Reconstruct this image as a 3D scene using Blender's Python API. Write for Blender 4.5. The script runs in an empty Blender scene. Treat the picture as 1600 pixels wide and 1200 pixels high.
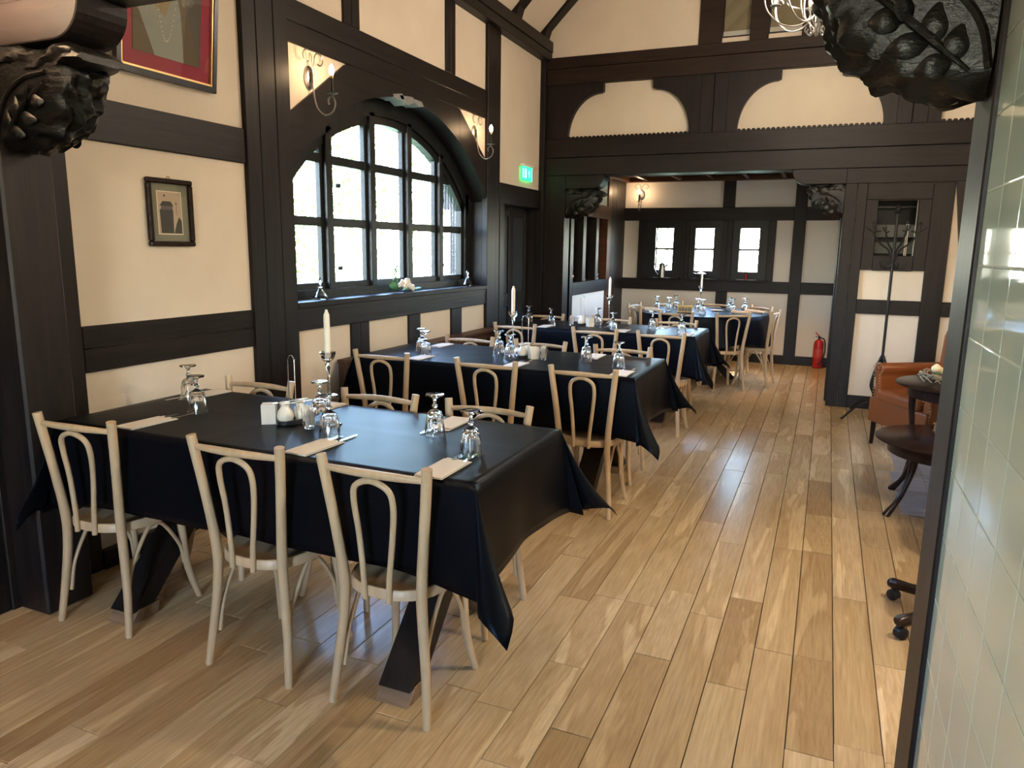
import bpy, math, random
from mathutils import Vector, Matrix
from math import sin, cos, pi, sqrt, radians

random.seed(7)
sc = bpy.context.scene
C = bpy.context.collection

# ---------------------------------------------------------------- camera
PITCH, ROLL, YAW, FPX = 0.183518455, 0.0142997126, -0.401297733, 1142.43
cp, sp, cy, sy, cr, sr = cos(PITCH), sin(PITCH), cos(YAW), sin(YAW), cos(ROLL), sin(ROLL)
Fw = Vector((sy * cp, cy * cp, -sp))
R0 = Vector((cy, -sy, 0))
U0 = R0.cross(Fw)
Rv = cr * R0 + sr * U0
Uv = -sr * R0 + cr * U0
cam = bpy.data.cameras.new('camera')
cam.sensor_width = 36
cam.lens = FPX / 1600 * 36
cam.clip_start = 0.02
camo = bpy.data.objects.new('camera', cam)
C.objects.link(camo)
m3 = Matrix((Rv, Uv, -Fw)).transposed()
camo.matrix_world = Matrix.Translation((0, 0, 1.6)) @ m3.to_4x4()
sc.camera = camo

# ---------------------------------------------------------------- light
EXPOSURE = 1.35
SKY = 4.2
sc.view_settings.view_transform = 'Standard'
sc.view_settings.look = 'None'
sc.view_settings.gamma = 1
sc.view_settings.use_curve_mapping = False
sc.view_settings.exposure = EXPOSURE
w = bpy.data.worlds.new('sky')
sc.world = w
w.use_nodes = True
nt = w.node_tree
nt.nodes.clear()
sky = nt.nodes.new('ShaderNodeTexSky')
sky.sky_type = 'NISHITA'
sky.sun_disc = False
sky.sun_elevation = radians(52)
sky.sun_rotation = radians(130)
sky.air_density = 1.0
sky.dust_density = 1.0
bgn = nt.nodes.new('ShaderNodeBackground')
bgn.inputs['Strength'].default_value = SKY
wo = nt.nodes.new('ShaderNodeOutputWorld')
nt.links.new(sky.outputs[0], bgn.inputs[0])
nt.links.new(bgn.outputs[0], wo.inputs[0])
sun = bpy.data.lights.new('sun', 'SUN')
sun.energy = 6
sun.angle = 0.01
sun.color = (1, .95, .86)
suno = bpy.data.objects.new('sun', sun)
suno.rotation_euler = (radians(-38), 0, 0)     # high, from beyond the alcove
suno.location = (6, -3, 12)
C.objects.link(suno)


def portal(name, loc, rot, sx, sy_):
    l = bpy.data.lights.new(name, 'AREA')
    l.shape = 'RECTANGLE'
    l.size = sx
    l.size_y = sy_
    l.cycles.is_portal = True
    o = bpy.data.objects.new(name, l)
    o.location = loc
    o.rotation_euler = rot
    C.objects.link(o)


portal('portal_left', (-3.6, 5.34, 2.0), (0, radians(-90), 0), 1.6, 3.0)
portal('portal_near', (-.35, -3.25, 1.75), (radians(90), 0, 0), 1.15, 1.35)
portal('portal_alcove', (.33, 9.62, 1.62), (0, radians(90), 0), .95, .65)
for px in (-2.29, -1.70, -1.07):
    portal('portal_back', (px, 11.5, 1.62), (radians(-90), 0, 0), .3, .7)


# ---------------------------------------------------------------- materials
def mat(name, col, rough=.5, metal=0, spec=.5, trans=0, ior=1.45, emit=None, es=0, coat=0):
    m = bpy.data.materials.new(name)
    m.use_nodes = True
    b = m.node_tree.nodes['Principled BSDF']
    b.inputs['Base Color'].default_value = (*col, 1)
    b.inputs['Roughness'].default_value = rough
    b.inputs['Metallic'].default_value = metal
    b.inputs['Specular IOR Level'].default_value = spec
    b.inputs['Transmission Weight'].default_value = trans
    b.inputs['IOR'].default_value = ior
    b.inputs['Coat Weight'].default_value = coat
    if emit:
        b.inputs['Emission Color'].default_value = (*emit, 1)
        b.inputs['Emission Strength'].default_value = es
    return m


def N(m, t, **kw):
    n = m.node_tree.nodes.new(t)
    for k, v in kw.items():
        if k in n.inputs.keys():
            n.inputs[k].default_value = v
        else:
            setattr(n, k, v)
    return n


def L(m, a, b):
    m.node_tree.links.new(a, b)


def bsdf(m):
    return m.node_tree.nodes['Principled BSDF']


def ramp(m, stops):
    r = N(m, 'ShaderNodeValToRGB')
    e = r.color_ramp.elements
    while len(e) > 1:
        e.remove(e[-1])
    e[0].position, e[0].color = stops[0][0], (*stops[0][1], 1)
    for p, c in stops[1:]:
        x = e.new(p)
        x.color = (*c, 1)
    return r


def coords(m, scale=(1, 1, 1), kind='Object', rnd=False):
    tc = N(m, 'ShaderNodeTexCoord')
    mp = N(m, 'ShaderNodeMapping')
    mp.inputs['Scale'].default_value = scale
    L(m, tc.outputs[kind], mp.inputs['Vector'])
    if rnd:
        oi = N(m, 'ShaderNodeObjectInfo')
        ml = N(m, 'ShaderNodeMath', operation='MULTIPLY')
        ml.inputs[1].default_value = 57.0
        L(m, oi.outputs['Random'], ml.inputs[0])
        cx = N(m, 'ShaderNodeCombineXYZ')
        L(m, ml.outputs[0], cx.inputs[0])
        L(m, ml.outputs[0], cx.inputs[1])
        L(m, cx.outputs[0], mp.inputs['Location'])
    return mp.outputs[0]


def noise(m, vec, scale, detail=4, rough=.55, dist=0):
    n = N(m, 'ShaderNodeTexNoise')
    n.inputs['Scale'].default_value = scale
    n.inputs['Detail'].default_value = detail
    n.inputs['Roughness'].default_value = rough
    n.inputs['Distortion'].default_value = dist
    L(m, vec, n.inputs['Vector'])
    return n.outputs['Fac']


def bump(m, h, strength=.2, dist=.01):
    b = N(m, 'ShaderNodeBump')
    b.inputs['Strength'].default_value = strength
    b.inputs['Distance'].default_value = dist
    L(m, h, b.inputs['Height'])
    L(m, b.outputs[0], bsdf(m).inputs['Normal'])


def timber(name, axis, a=(.0055, .0042, .004), b=(.0165, .0115, .0105), rough=.45):
    m = mat(name, a, rough, spec=.28)
    s = [9, 9, 9]
    s[axis] = .7
    v = coords(m, tuple(s), rnd=False)
    n = noise(m, v, 2.2, 6, .65, .6)
    r = ramp(m, [(.3, a), (.72, b)])
    L(m, n, r.inputs[0])
    L(m, r.outputs[0], bsdf(m).inputs['Base Color'])
    s2 = [60, 60, 60]
    s2[axis] = 2.5
    n2 = noise(m, coords(m, tuple(s2)), 1.0, 4, .7)
    bump(m, n2, .35, .004)
    return m


M = {}
M['tx'] = timber('timber_grain_x', 0)
M['ty'] = timber('timber_grain_y', 1)
M['tz'] = timber('timber_grain_z', 2)
M['gallery'] = timber('timber_warm_brown', 0, (.010, .0055, .0042), (.029, .0155, .011), .5)
M['frame'] = timber('window_frame_paint', 2, (.007, .0078, .0078), (.014, .015, .0145), .38)
M['cornice'] = timber('cornice_wood', 0, (.05, .018, .008), (.10, .038, .016), .35)
M['carved'] = mat('carved_black_wood', (.0075, .0065, .006), .3)
bump(M['carved'], noise(M['carved'], coords(M['carved'], (14, 14, 30)), 2.0, 5, .6), .5, .01)

pl = mat('cream_plaster', (.70, .60, .47), .9, spec=.2)
v = coords(pl)
r = ramp(pl, [(.3, (.62, .53, .425)), (.7, (.69, .605, .49))])
L(pl, noise(pl, v, 1.6, 5, .6), r.inputs[0])
L(pl, r.outputs[0], bsdf(pl).inputs['Base Color'])
bump(pl, noise(pl, v, 40, 5, .7), .22, .006)
M['plaster'] = pl
M['white'] = mat('white_plaster', (.74, .68, .60), .9, spec=.2)

# oak planks: colour differs from board to board
ok = mat('oak_board', (.4, .25, .12), .3, spec=.36)
oi = N(ok, 'ShaderNodeObjectInfo')
rb = ramp(ok, [(0, (.36, .245, .125)), (.12, (.43, .30, .16)), (.5, (.51, .375, .21)), (.75, (.47, .34, .185)), (1, (.58, .44, .27))])
L(ok, oi.outputs['Random'], rb.inputs[0])
v = coords(ok, (1, 1, 1), 'Object', True)
mp2 = N(ok, 'ShaderNodeMapping')
mp2.inputs['Scale'].default_value = (5.5, .55, 1)
L(ok, v, mp2.inputs['Vector'])
n1 = noise(ok, mp2.outputs[0], 1.3, 3, .5, .8)
rg = ramp(ok, [(.25, (.78, .70, .60)), (.42, (1, 1, 1)), (.585, (.95, .91, .86)), (.61, (1.20, 1.23, 1.28)), (.8, (1.26, 1.3, 1.36))])
L(ok, n1, rg.inputs[0])
mx = N(ok, 'ShaderNodeMix', data_type='RGBA', blend_type='MULTIPLY')
mx.inputs[0].default_value = 1
L(ok, rb.outputs[0], mx.inputs[6])
L(ok, rg.outputs[0], mx.inputs[7])
mp3 = N(ok, 'ShaderNodeMapping')
mp3.inputs['Scale'].default_value = (90, 5, 1)
L(ok, v, mp3.inputs['Vector'])
n3 = noise(ok, mp3.outputs[0], 1.0, 3, .6)
r3 = ramp(ok, [(.3, (.80, .77, .74)), (.65, (1.06, 1.06, 1.06))])
L(ok, n3, r3.inputs[0])
mx2 = N(ok, 'ShaderNodeMix', data_type='RGBA', blend_type='MULTIPLY')
mx2.inputs[0].default_value = 1
L(ok, mx.outputs[2], mx2.inputs[6])
L(ok, r3.outputs[0], mx2.inputs[7])
L(ok, mx2.outputs[2], bsdf(ok).inputs['Base Color'])
rr = N(ok, 'ShaderNodeMapRange')
rr.inputs[3].default_value = .16
rr.inputs[4].default_value = .30
L(ok, noise(ok, v, 5, 3), rr.inputs[0])
L(ok, rr.outputs[0], bsdf(ok).inputs['Roughness'])
bump(ok, n3, .12, .002)
M['oak'] = ok

M['gap'] = mat('floor_gap', (.012, .008, .005), .9)
bw = mat('bentwood_beige', (.56, .40, .24), .38)
n = noise(bw, coords(bw, (6, 6, 1)), 6, 3)
r = ramp(bw, [(.3, (.44, .31, .18)), (.7, (.52, .38, .235))])
L(bw, n, r.inputs[0])
L(bw, r.outputs[0], bsdf(bw).inputs['Base Color'])
M['bent'] = bw
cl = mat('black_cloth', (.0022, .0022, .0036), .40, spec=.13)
bsdf(cl).inputs['Specular Tint'].default_value = (.62, .80, 1, 1)  # blue of the sky's reflection put into the cloth's specular tint
nz = noise(cl, coords(cl, (1, 1, 1)), 420, 2)
bump(cl, nz, .12, .0008)
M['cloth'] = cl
M['darkwood'] = timber('table_black_wood', 2, (.006, .005, .0045), (.013, .010, .009), .4)
M['rawwood'] = timber('raw_wood_block', 0, (.15, .09, .05), (.28, .18, .11), .6)
M['glass'] = mat('clear_glass', (1, 1, 1), .0, trans=1, ior=1.5)
M['steel'] = mat('polished_steel', (.75, .75, .76), .18, 1)
M['brushed'] = mat('brushed_metal', (.30, .28, .27), .32, 1)
M['silver'] = mat('silvery_iron', (.26, .245, .23), .38, .9)
M['black_iron'] = mat('black_iron', (.012, .012, .013), .45, .3)
M['paper'] = mat('napkin_paper', (.72, .66, .58), .85, spec=.2)
M['beigepaper'] = mat('beige_napkin', (.66, .46, .30), .8, spec=.2)
M['ceramic'] = mat('cream_ceramic', (.74, .68, .57), .25)
M['wax'] = mat('candle_wax', (.82, .77, .66), .4)
bsdf(M['wax']).inputs['Subsurface Weight'].default_value = .1
M['plastic'] = mat('black_plastic', (.012, .012, .013), .35)
M['leather'] = mat('tan_leather', (.20, .06, .017), .34)
bump(M['leather'], noise(M['leather'], coords(M['leather']), 90, 4), .12, .003)
M['mahog'] = timber('dark_mahogany', 0, (.010, .005, .004), (.024, .011, .008), .22)
M['brass'] = mat('brass_stud', (.45, .32, .16), .3, 1)
M['copper'] = mat('copper', (.70, .30, .17), .28, 1)
M['red'] = mat('red_paint', (.42, .02, .02), .3)
M['redglass'] = mat('red_glass', (.6, .03, .03), .1, trans=.6)
M['bulb'] = mat('lit_bulb', (1, .9, .7), .3, emit=(1, .84, .66), es=520)
M['sconce_bulb'] = mat('sconce_bulb', (1, .9, .7), .3, emit=(1, .66, .36), es=85)
M['flower'] = mat('white_petals', (.80, .78, .72), .6)
M['leaf'] = mat('green_leaf', (.05, .16, .06), .45)
M['twig'] = mat('dried_twig', (.28, .24, .17), .8)
M['rose'] = mat('cream_rose', (.72, .60, .38), .7)
M['lattice'] = timber('lattice_brown', 2, (.05, .025, .014), (.11, .055, .03), .5)
M['signbox'] = mat('yellow_card', (.62, .42, .12), .6)
M['signprint'] = mat('grey_print', (.18, .17, .16), .6)
M['gold'] = mat('gold_fillet', (.75, .50, .20), .35, .6)
M['frameblack'] = mat('black_frame', (.015, .015, .022), .3)
M['mat_red'] = mat('crimson_mat', (.30, .035, .06), .8)
M['p_back'] = mat('picture_olive', (.10, .095, .075), .8)
M['p_robe'] = mat('picture_robe', (.27, .29, .25), .8)
M['p_robe2'] = mat('picture_ochre', (.30, .23, .12), .8)
M['p_cloak'] = mat('picture_cloak', (.13, .10, .06), .8)
M['p_pearl'] = mat('picture_pearl', (.55, .50, .38), .7)
M['s_mat'] = mat('grey_green_mat', (.17, .17, .12), .8)
M['s_paper'] = mat('sepia_photo', (.42, .32, .23), .8)
M['s_ink'] = mat('dark_print', (.03, .03, .03), .8)
M['s_ink2'] = mat('grey_print_roof', (.09, .085, .08), .8)
M['s_edge'] = mat('cream_edge', (.65, .58, .42), .8)
M['curtain'] = mat('gallery_blind', (.20, .17, .10), .85)
M['blindbar'] = mat('gallery_blind_bar', (.5, .48, .42), .7)
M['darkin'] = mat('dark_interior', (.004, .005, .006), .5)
M['grey_in'] = mat('pantry_grey', (.16, .17, .16), .8)
M['grass'] = mat('grass', (.15, .19, .10), .9)
M['peeled_glare'] = mat('peeling_paint_glare', (.22, .22, .22), .6)
M['bark'] = mat('bark', (.11, .09, .07), .9)
M['foliage'] = mat('foliage', (.20, .34, .07), .7)
M['foliage2'] = mat('rusty_foliage', (.42, .30, .18), .7)
for k in ('foliage', 'foliage2'):
    bsdf(M[k]).inputs['Transmission Weight'].default_value = 0
M['porch'] = timber('porch_wood', 2, (.010, .010, .011), (.022, .021, .022), .8)
M['floortile'] = mat('grey_floor_tile', (.33, .31, .31), .4)
v = coords(M['floortile'], (3, 30, 1), rnd=True)
r = ramp(M['floortile'], [(.3, (.24, .225, .22)), (.7, (.40, .38, .385))])
L(M['floortile'], noise(M['floortile'], v, 2, 4), r.inputs[0])
L(M['floortile'], r.outputs[0], bsdf(M['floortile']).inputs['Base Color'])

# green exit sign
M['exit'] = mat('exit_green', (.01, .5, .12), .3, emit=(.02, 1, .22), es=1.3)
M['exit_white'] = mat('exit_pale', (.4, 1, .8), .3, emit=(.15, 1, .62), es=2.2)

# glazed wall tile
gt = mat('glazed_cream_tile', (.56, .56, .43), .045, spec=.7, coat=.3)
oi = N(gt, 'ShaderNodeObjectInfo')
r = ramp(gt, [(0, (.60, .68, .56)), (1, (.65, .73, .61))])
L(gt, oi.outputs['Random'], r.inputs[0])
L(gt, r.outputs[0], bsdf(gt).inputs['Base Color'])
v = coords(gt, (1, 1, .35), rnd=True)
bump(gt, noise(gt, v, 9, 2, .4), .10, .003)
M['tile'] = gt
M['grout'] = mat('grout', (.50, .50, .40), .8)

# thin window pane: mostly clear, reflects by Fresnel
gp = bpy.data.materials.new('window_glass')
gp.use_nodes = True
t = gp.node_tree
t.nodes.clear()
o_ = t.nodes.new('ShaderNodeOutputMaterial')
mixs = t.nodes.new('ShaderNodeMixShader')
tr = t.nodes.new('ShaderNodeBsdfTransparent')
gl = t.nodes.new('ShaderNodeBsdfGlossy')
gl.inputs['Roughness'].default_value = .01
lw = t.nodes.new('ShaderNodeLayerWeight')
pw = t.nodes.new('ShaderNodeMath')
pw.operation = 'POWER'
pw.inputs[1].default_value = 5
t.links.new(lw.outputs['Facing'], pw.inputs[0])
fr = t.nodes.new('ShaderNodeMath')
fr.operation = 'MULTIPLY_ADD'
fr.inputs[1].default_value = .8
fr.inputs[2].default_value = .035
lw.inputs[0].default_value = .5
t.links.new(pw.outputs[0], fr.inputs[0])
t.links.new(fr.outputs[0], mixs.inputs[0])
t.links.new(tr.outputs[0], mixs.inputs[1])
t.links.new(gl.outputs[0], mixs.inputs[2])
t.links.new(mixs.outputs[0], o_.inputs[0])
M['pane'] = gp


# ---------------------------------------------------------------- mesh helpers
class MB:
    def __init__(s):
        s.v, s.f = [], []

    def box(s, x0, x1, y0, y1, z0, z1):
        if x1 < x0: x0, x1 = x1, x0
        if y1 < y0: y0, y1 = y1, y0
        if z1 < z0: z0, z1 = z1, z0
        b = len(s.v)
        s.v += [(x0, y0, z0), (x1, y0, z0), (x1, y1, z0), (x0, y1, z0), (x0, y0, z1), (x1, y0, z1), (x1, y1, z1), (x0, y1, z1)]
        s.f += [tuple(b + i for i in q) for q in ((0, 3, 2, 1), (4, 5, 6, 7), (0, 1, 5, 4), (1, 2, 6, 5), (2, 3, 7, 6), (3, 0, 4, 7))]
        return s

    def prism(s, axis, poly, a0, a1):
        """poly in the two other axes (in order), extruded along axis"""
        b, n = len(s.v), len(poly)
        for a in (a0, a1):
            for p in poly:
                q = list(p)
                q.insert(axis, a)
                s.v.append(tuple(q))
        s.f.append(tuple(b + i for i in range(n)))
        s.f.append(tuple(b + n + n - 1 - i for i in range(n)))
        for i in range(n):
            j = (i + 1) % n
            s.f.append((b + i, b + n + i, b + n + j, b + j))
        return s

    def strip(s, axis, A, B, a0, a1):
        """solid between polylines A and B (same count), extruded along axis"""
        for i in range(len(A) - 1):
            s.prism(axis, [A[i], A[i + 1], B[i + 1], B[i]], a0, a1)
        return s

    def tube(s, pts, r, seg=8, caps=True, flat=1.0):
        pts = [Vector(p) for p in pts]
        n = len(pts)
        if not hasattr(r, '__len__'):
            r = [r] * n
        b = len(s.v)
        d = (pts[1] - pts[0]).normalized()
        up = Vector((0, 0, 1)) if abs(d.z) < .9 else Vector((1, 0, 0))
        u = d.cross(up).normalized()
        for i in range(n):
            if i == 0: dd = pts[1] - pts[0]
            elif i == n - 1: dd = pts[-1] - pts[-2]
            else: dd = (pts[i + 1] - pts[i]).normalized() + (pts[i] - pts[i - 1]).normalized()
            dd.normalize()
            u = (u - dd * u.dot(dd)).normalized()
            w_ = dd.cross(u)
            for k in range(seg):
                a = 2 * pi * k / seg
                s.v.append(tuple(pts[i] + (u * cos(a) + w_ * sin(a) * flat) * r[i]))
        for i in range(n - 1):
            for k in range(seg):
                k2 = (k + 1) % seg
                s.f.append((b + i * seg + k, b + i * seg + k2, b + (i + 1) * seg + k2, b + (i + 1) * seg + k))
        if caps:
            s.f.append(tuple(b + k for k in range(seg))[::-1])
            s.f.append(tuple(b + (n - 1) * seg + k for k in range(seg)))
        return s

    def lathe(s, prof, seg=24, cx=0, cy=0, z=0, flute=0, nf=10, sx=1, sy=1):
        b = len(s.v)
        n = len(prof)
        for p in prof:
            rr_, zz = p[0], p[1]
            fl = flute * (p[2] if len(p) > 2 else 0)
            for k in range(seg):
                a = 2 * pi * k / seg
                q = rr_ * (1 + fl * cos(nf * a))
                s.v.append((cx + q * cos(a) * sx, cy + q * sin(a) * sy, z + zz))
        for i in range(n - 1):
            for k in range(seg):
                k2 = (k + 1) % seg
                s.f.append((b + i * seg + k, b + i * seg + k2, b + (i + 1) * seg + k2, b + (i + 1) * seg + k))
        s.f.append(tuple(b + k for k in range(seg))[::-1])
        s.f.append(tuple(b + (n - 1) * seg + k for k in range(seg)))
        return s

    def quad(s, *p):
        b = len(s.v)
        s.v += [tuple(q) for q in p]
        s.f.append(tuple(range(b, b + len(p))))
        return s

    def ball(s, c, rx, ry, rz, seg=10, rings=6):
        b = len(s.v)
        for i in range(1, rings):
            th = pi * i / rings
            for k in range(seg):
                a = 2 * pi * k / seg
                s.v.append((c[0] + rx * sin(th) * cos(a), c[1] + ry * sin(th) * sin(a), c[2] + rz * cos(th)))
        t_ = len(s.v)
        s.v += [(c[0], c[1], c[2] + rz), (c[0], c[1], c[2] - rz)]
        for i in range(rings - 2):
            for k in range(seg):
                k2 = (k + 1) % seg
                s.f.append((b + i * seg + k, b + (i + 1) * seg + k, b + (i + 1) * seg + k2, b + i * seg + k2))
        for k in range(seg):
            k2 = (k + 1) % seg
            s.f.append((t_, b + k, b + k2))
            s.f.append((t_ + 1, b + (rings - 2) * seg + k2, b + (rings - 2) * seg + k))
        return s


def link(name, me, parent=None, loc=(0, 0, 0), rz=0):
    o = bpy.data.objects.new(name, me)
    C.objects.link(o)
    o.location = loc
    o.rotation_euler = (0, 0, rz)
    if parent:
        o.parent = parent
    return o


def obj(name, mb, material, parent=None, smooth=False, bev=0, loc=(0, 0, 0), rz=0):
    me = bpy.data.meshes.new(name)
    me.from_pydata(mb.v, [], mb.f)
    me.validate()
    me.materials.append(M[material] if isinstance(material, str) else material)
    import bmesh
    bm = bmesh.new()
    bm.from_mesh(me)
    bmesh.ops.recalc_face_normals(bm, faces=bm.faces)
    bm.to_mesh(me)
    bm.free()
    if smooth:
        me.polygons.foreach_set('use_smooth', [True] * len(me.polygons))
        me.set_sharp_from_angle(angle=radians(50))
    o = link(name, me, parent, loc, rz)
    if bev:
        md = o.modifiers.new('bevel', 'BEVEL')
        md.width = bev
        md.segments = 1
        md.limit_method = 'ANGLE'
    return o


def tag(o, label=None, cat=None, group=None, kind=None):
    if label: o['label'] = label
    if cat: o['category'] = cat
    if group: o['group'] = group
    if kind: o['kind'] = kind
    return o


def thing(name, label, cat, loc=(0, 0, 0), rz=0, group=None):
    o = link(name, None, None, loc, rz)
    o.empty_display_size = .05
    return tag(o, label, cat, group)


def dup(root, loc, rz, label, group=None):
    r_ = root.copy()
    C.objects.link(r_)
    r_.location = loc
    r_.rotation_euler = (0, 0, rz)
    r_['label'] = label
    if group: r_['group'] = group
    for ch in list(root.children):
        c = ch.copy()
        C.objects.link(c)
        c.parent = r_
        for g in list(ch.children):
            d = g.copy()
            C.objects.link(d)
            d.parent = c
    return r_


def struct(name, mb, material, **k):
    return tag(obj(name, mb, material, **k), kind='structure')


def B(parent, x0, x1, y0, y1, z0, z1, m, name='beam', bev=.004):
    return obj(name, MB().box(x0, x1, y0, y1, z0, z1), m, parent, bev=bev)


# ================================================================= floor
WF = .148
planks = []
X0F = .15 - 24 * WF
rnd = random.Random(3)
for i in range(0, 43):
    x = X0F + i * WF
    if x + WF > 2.7 or x < -3.6: continue
    y = .2 - rnd.random() * 1.1
    while y < 11.3:
        ln = rnd.choice((.62, .75, .9, 1.0, 1.15, 1.3))
        y1 = min(y + ln, 11.35)
        seg = [(y, y1)]
        if x > .5:      # tiled patch on the right
            seg = []
            if y < 4.95: seg.append((y, min(y1, 4.95)))
            if y1 > 6.6: seg.append((max(y, 6.6), y1))
        for a, b_ in seg:
            if b_ - a > .02: planks.append((x, a, b_))
        y = y1


def seen(x, y):
    v_ = Vector((x, y, 0)) - Vector((0, 0, 1.6))
    d = v_.dot(Fw)
    if d < .3: return 0
    px, py = 800 + FPX * v_.dot(Rv) / d, 600 - FPX * v_.dot(Uv) / d
    if px < -120 or px > 1620 or py > 1300: return 0
    if y > 2 and x > .29 * y / 2.0 + .02: return .01 / d
    return 1 / d


fl = struct('floor', MB().box(-3.6, 2.9, -3, 11.6, -.12, -.02), 'gap')
planks.sort(key=lambda p: -seen(p[0] + WF / 2, (p[1] + p[2]) / 2) * (p[2] - p[1]) ** .3)


def plank_mesh():
    g, c = .0016, .0012
    w2 = WF / 2 - g
    mb = MB()
    mb.v = [(-w2, -.5, -.02), (w2, -.5, -.02), (w2, .5, -.02), (-w2, .5, -.02),
            (-w2, -.5, -.0015), (w2, -.5, -.0015), (w2, .5, -.0015), (-w2, .5, -.0015),
            (-w2 + c, -.497, 0), (w2 - c, -.497, 0), (w2 - c, .497, 0), (-w2 + c, .497, 0)]
    mb.f = [(0, 1, 5, 4), (1, 2, 6, 5), (2, 3, 7, 6), (3, 0, 4, 7), (4, 5, 9, 8), (5, 6, 10, 9), (6, 7, 11, 10), (7, 4, 8, 11), (8, 9, 10, 11)]
    return mb


pm = None
rest = MB()
for k, (x, a, b_) in enumerate(planks):
    if k < 300:
        if pm is None:
            o = obj('plank', plank_mesh(), 'oak', fl)
            pm = o.data
        else:
            o = link('plank', pm, fl)
        o.location = (x + WF / 2, (a + b_) / 2, rnd.uniform(-.0006, .0006))
        o.scale = (1, (b_ - a) - .003, 1)
    else:
        rest.box(x + .001, x + WF - .001, a + .002, b_ - .002, -.02, 0)
tag(obj('distant_planks', rest, 'oak', fl), kind='stuff')
# grey tiled patch
for ix in range(5):
    x = .55 + ix * .21
    for iy in range(18):
        y = 4.97 + iy * .09
        if ix % 2 == 0:
            obj('floor_tile', MB().box(x + .001, x + .209, y + .001, y + .089, -.02, 0), 'floortile', fl)
        else:
            obj('floor_tile', MB().prism(2, [(x + .002, y + .003), (x + .207, y + .003), (x + .002, y + .086)], -.02, 0), 'floortile', fl)
            obj('floor_tile', MB().prism(2, [(x + .208, y + .006), (x + .208, y + .088), (x + .004, y + .088)], -.02, 0), 'floortile', fl)

# ================================================================= left wall
wl = MB()
XW = -3.2
XB = -3.4
wl.box(XB, XW, -3, 3.87, 0, 3.95)
wl.box(XB, XW, 3.87, 6.81, 0, 1.18)
wl.box(XB, XW, 3.87, 6.81, 2.95, 3.95)
wl.box(XB, XW, 6.81, 7.21, 0, 3.95)
wl.box(XB, XW, 7.21, 8.27, 2.15, 3.95)
wl.box(XB, XW, 8.27, 8.6, 0, 3.95)
wl.prism(0, [(3.87, 2.40), (3.87, 2.96), (4.60, 2.96), (4.50, 2.84)], -3.25, XW)
wl.prism(0, [(6.80, 2.40), (6.80, 2.96), (6.10, 2.96), (6.14, 2.84)], -3.25, XW)
wl = struct('wall_left', wl, 'plaster')
XT = -3.182


def LB(y0, y1, z0, z1, m='tz', x1=XT, name='beam'):
    return B(wl, XW - .03, x1, y0, y1, z0, z1, m, name)


# segment between near post and window post
LB(2.14, 2.245, 0, 2.9, x1=-3.15)
LB(2.25, 2.345, 0, 3.7)
LB(2.345, 3.47, .99, 1.10, 'ty')
LB(2.345, 3.47, 1.103, 1.21, 'ty')
LB(2.345, 3.47, 2.065, 2.26, 'ty')
LB(2.345, 3.47, 0, .10, 'ty', -3.17)
for a, b_ in ((3.472, 3.585), (3.589, 3.735), (3.739, 3.868)):
    LB(a, b_, 0, 3.72, x1=-3.168)
# wall behind the near opening (dark boarding)
for k in range(9):
    LB(-2.6 + k * .5, -2.102 + k * .5, 0, 2.7, x1=-3.18)
LB(1.89, 1.95, 0, 2.6, x1=-3.17)
# under the window
LB(3.872, 6.805, 1.04, 1.215, 'ty', -3.176)
for a, b_ in ((4.47, 4.58), (4.583, 4.70), (5.28, 5.47), (6.04, 6.25)):
    LB(a, b_, .1, 1.04)
LB(3.872, 6.81, 0, .11, 'ty', -3.17)
# above the window
LB(3.872, 6.77, 2.84, 2.965, 'ty')
LB(3.872, 6.77, 2.968, 3.10, 'ty')
for a, b_ in ((4.47, 4.56), (4.563, 4.66), (5.95, 6.03), (6.033, 6.12)):
    LB(a, b_, 3.10, 3.72)
LB(6.772, 6.885, 0, 3.72, x1=-3.166)
LB(6.889, 7.0, 0, 3.72, x1=-3.172)
LB(7.003, 7.09, 0, 3.72, x1=-3.176)
LB(7.09, 7.205, 0, 2.06, x1=-3.17)
LB(7.09, 8.30, 2.06, 2.265, 'ty', -3.17)
LB(8.25, 8.34, 0, 3.72, x1=-3.14)
B(wl, -3.25, -3.10, 2.2, 8.35, 3.70, 3.79, 'ty')
B(wl, -3.25, -3.09, 2.2, 8.35, 3.793, 3.91, 'ty')

# arched spandrel boards over the window
R_ = 1.87
YC = 5.34


def arcz(y, off=0):
    r2 = R_ - off
    return .88 + sqrt(max(r2 * r2 - (y - YC) ** 2, 0)) - 0


def spandrel(side):
    hw = 1.465
    n_ = 22
    A, O = [], []
    tri_a, tri_b = 2.42, (4.49 - YC)
    for i in range(n_ + 1):
        t_ = i / n_
        d = hw * (1 - t_)
        A.append((YC + side * d, arcz(YC + d)))
        d2 = d
        # outer edge: follows the little plaster triangle
        if d > .85:
            zo = 2.42 + (hw - d) / (hw - .85) * .42
        else:
            zo = 2.84
        O.append((YC + side * d2, zo))
    return A, O


for s_ in (-1, 1):
    A, O = spandrel(s_)
    # two boards each side, with a joint
    k = 9
    obj('spandrel_board', MB().strip(0, A[:k + 1], O[:k + 1], -3.36, XT), 'ty', wl)
    obj('spandrel_board', MB().strip(0, A[k:], O[k:], -3.36, XT - .002), 'ty', wl)
# ragged peeling lip under the crown of the arch, its glare painted in as grey
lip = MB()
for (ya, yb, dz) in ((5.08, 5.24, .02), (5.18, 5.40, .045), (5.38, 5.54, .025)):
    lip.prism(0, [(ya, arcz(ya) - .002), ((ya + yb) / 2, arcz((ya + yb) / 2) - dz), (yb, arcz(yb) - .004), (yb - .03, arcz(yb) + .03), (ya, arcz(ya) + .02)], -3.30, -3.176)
obj('arch_lip', lip, 'peeled_glare', wl)

# ---------------- window 1 (arched)
win = tag(link('window_1', None), kind='structure')
XG = -3.42


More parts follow.
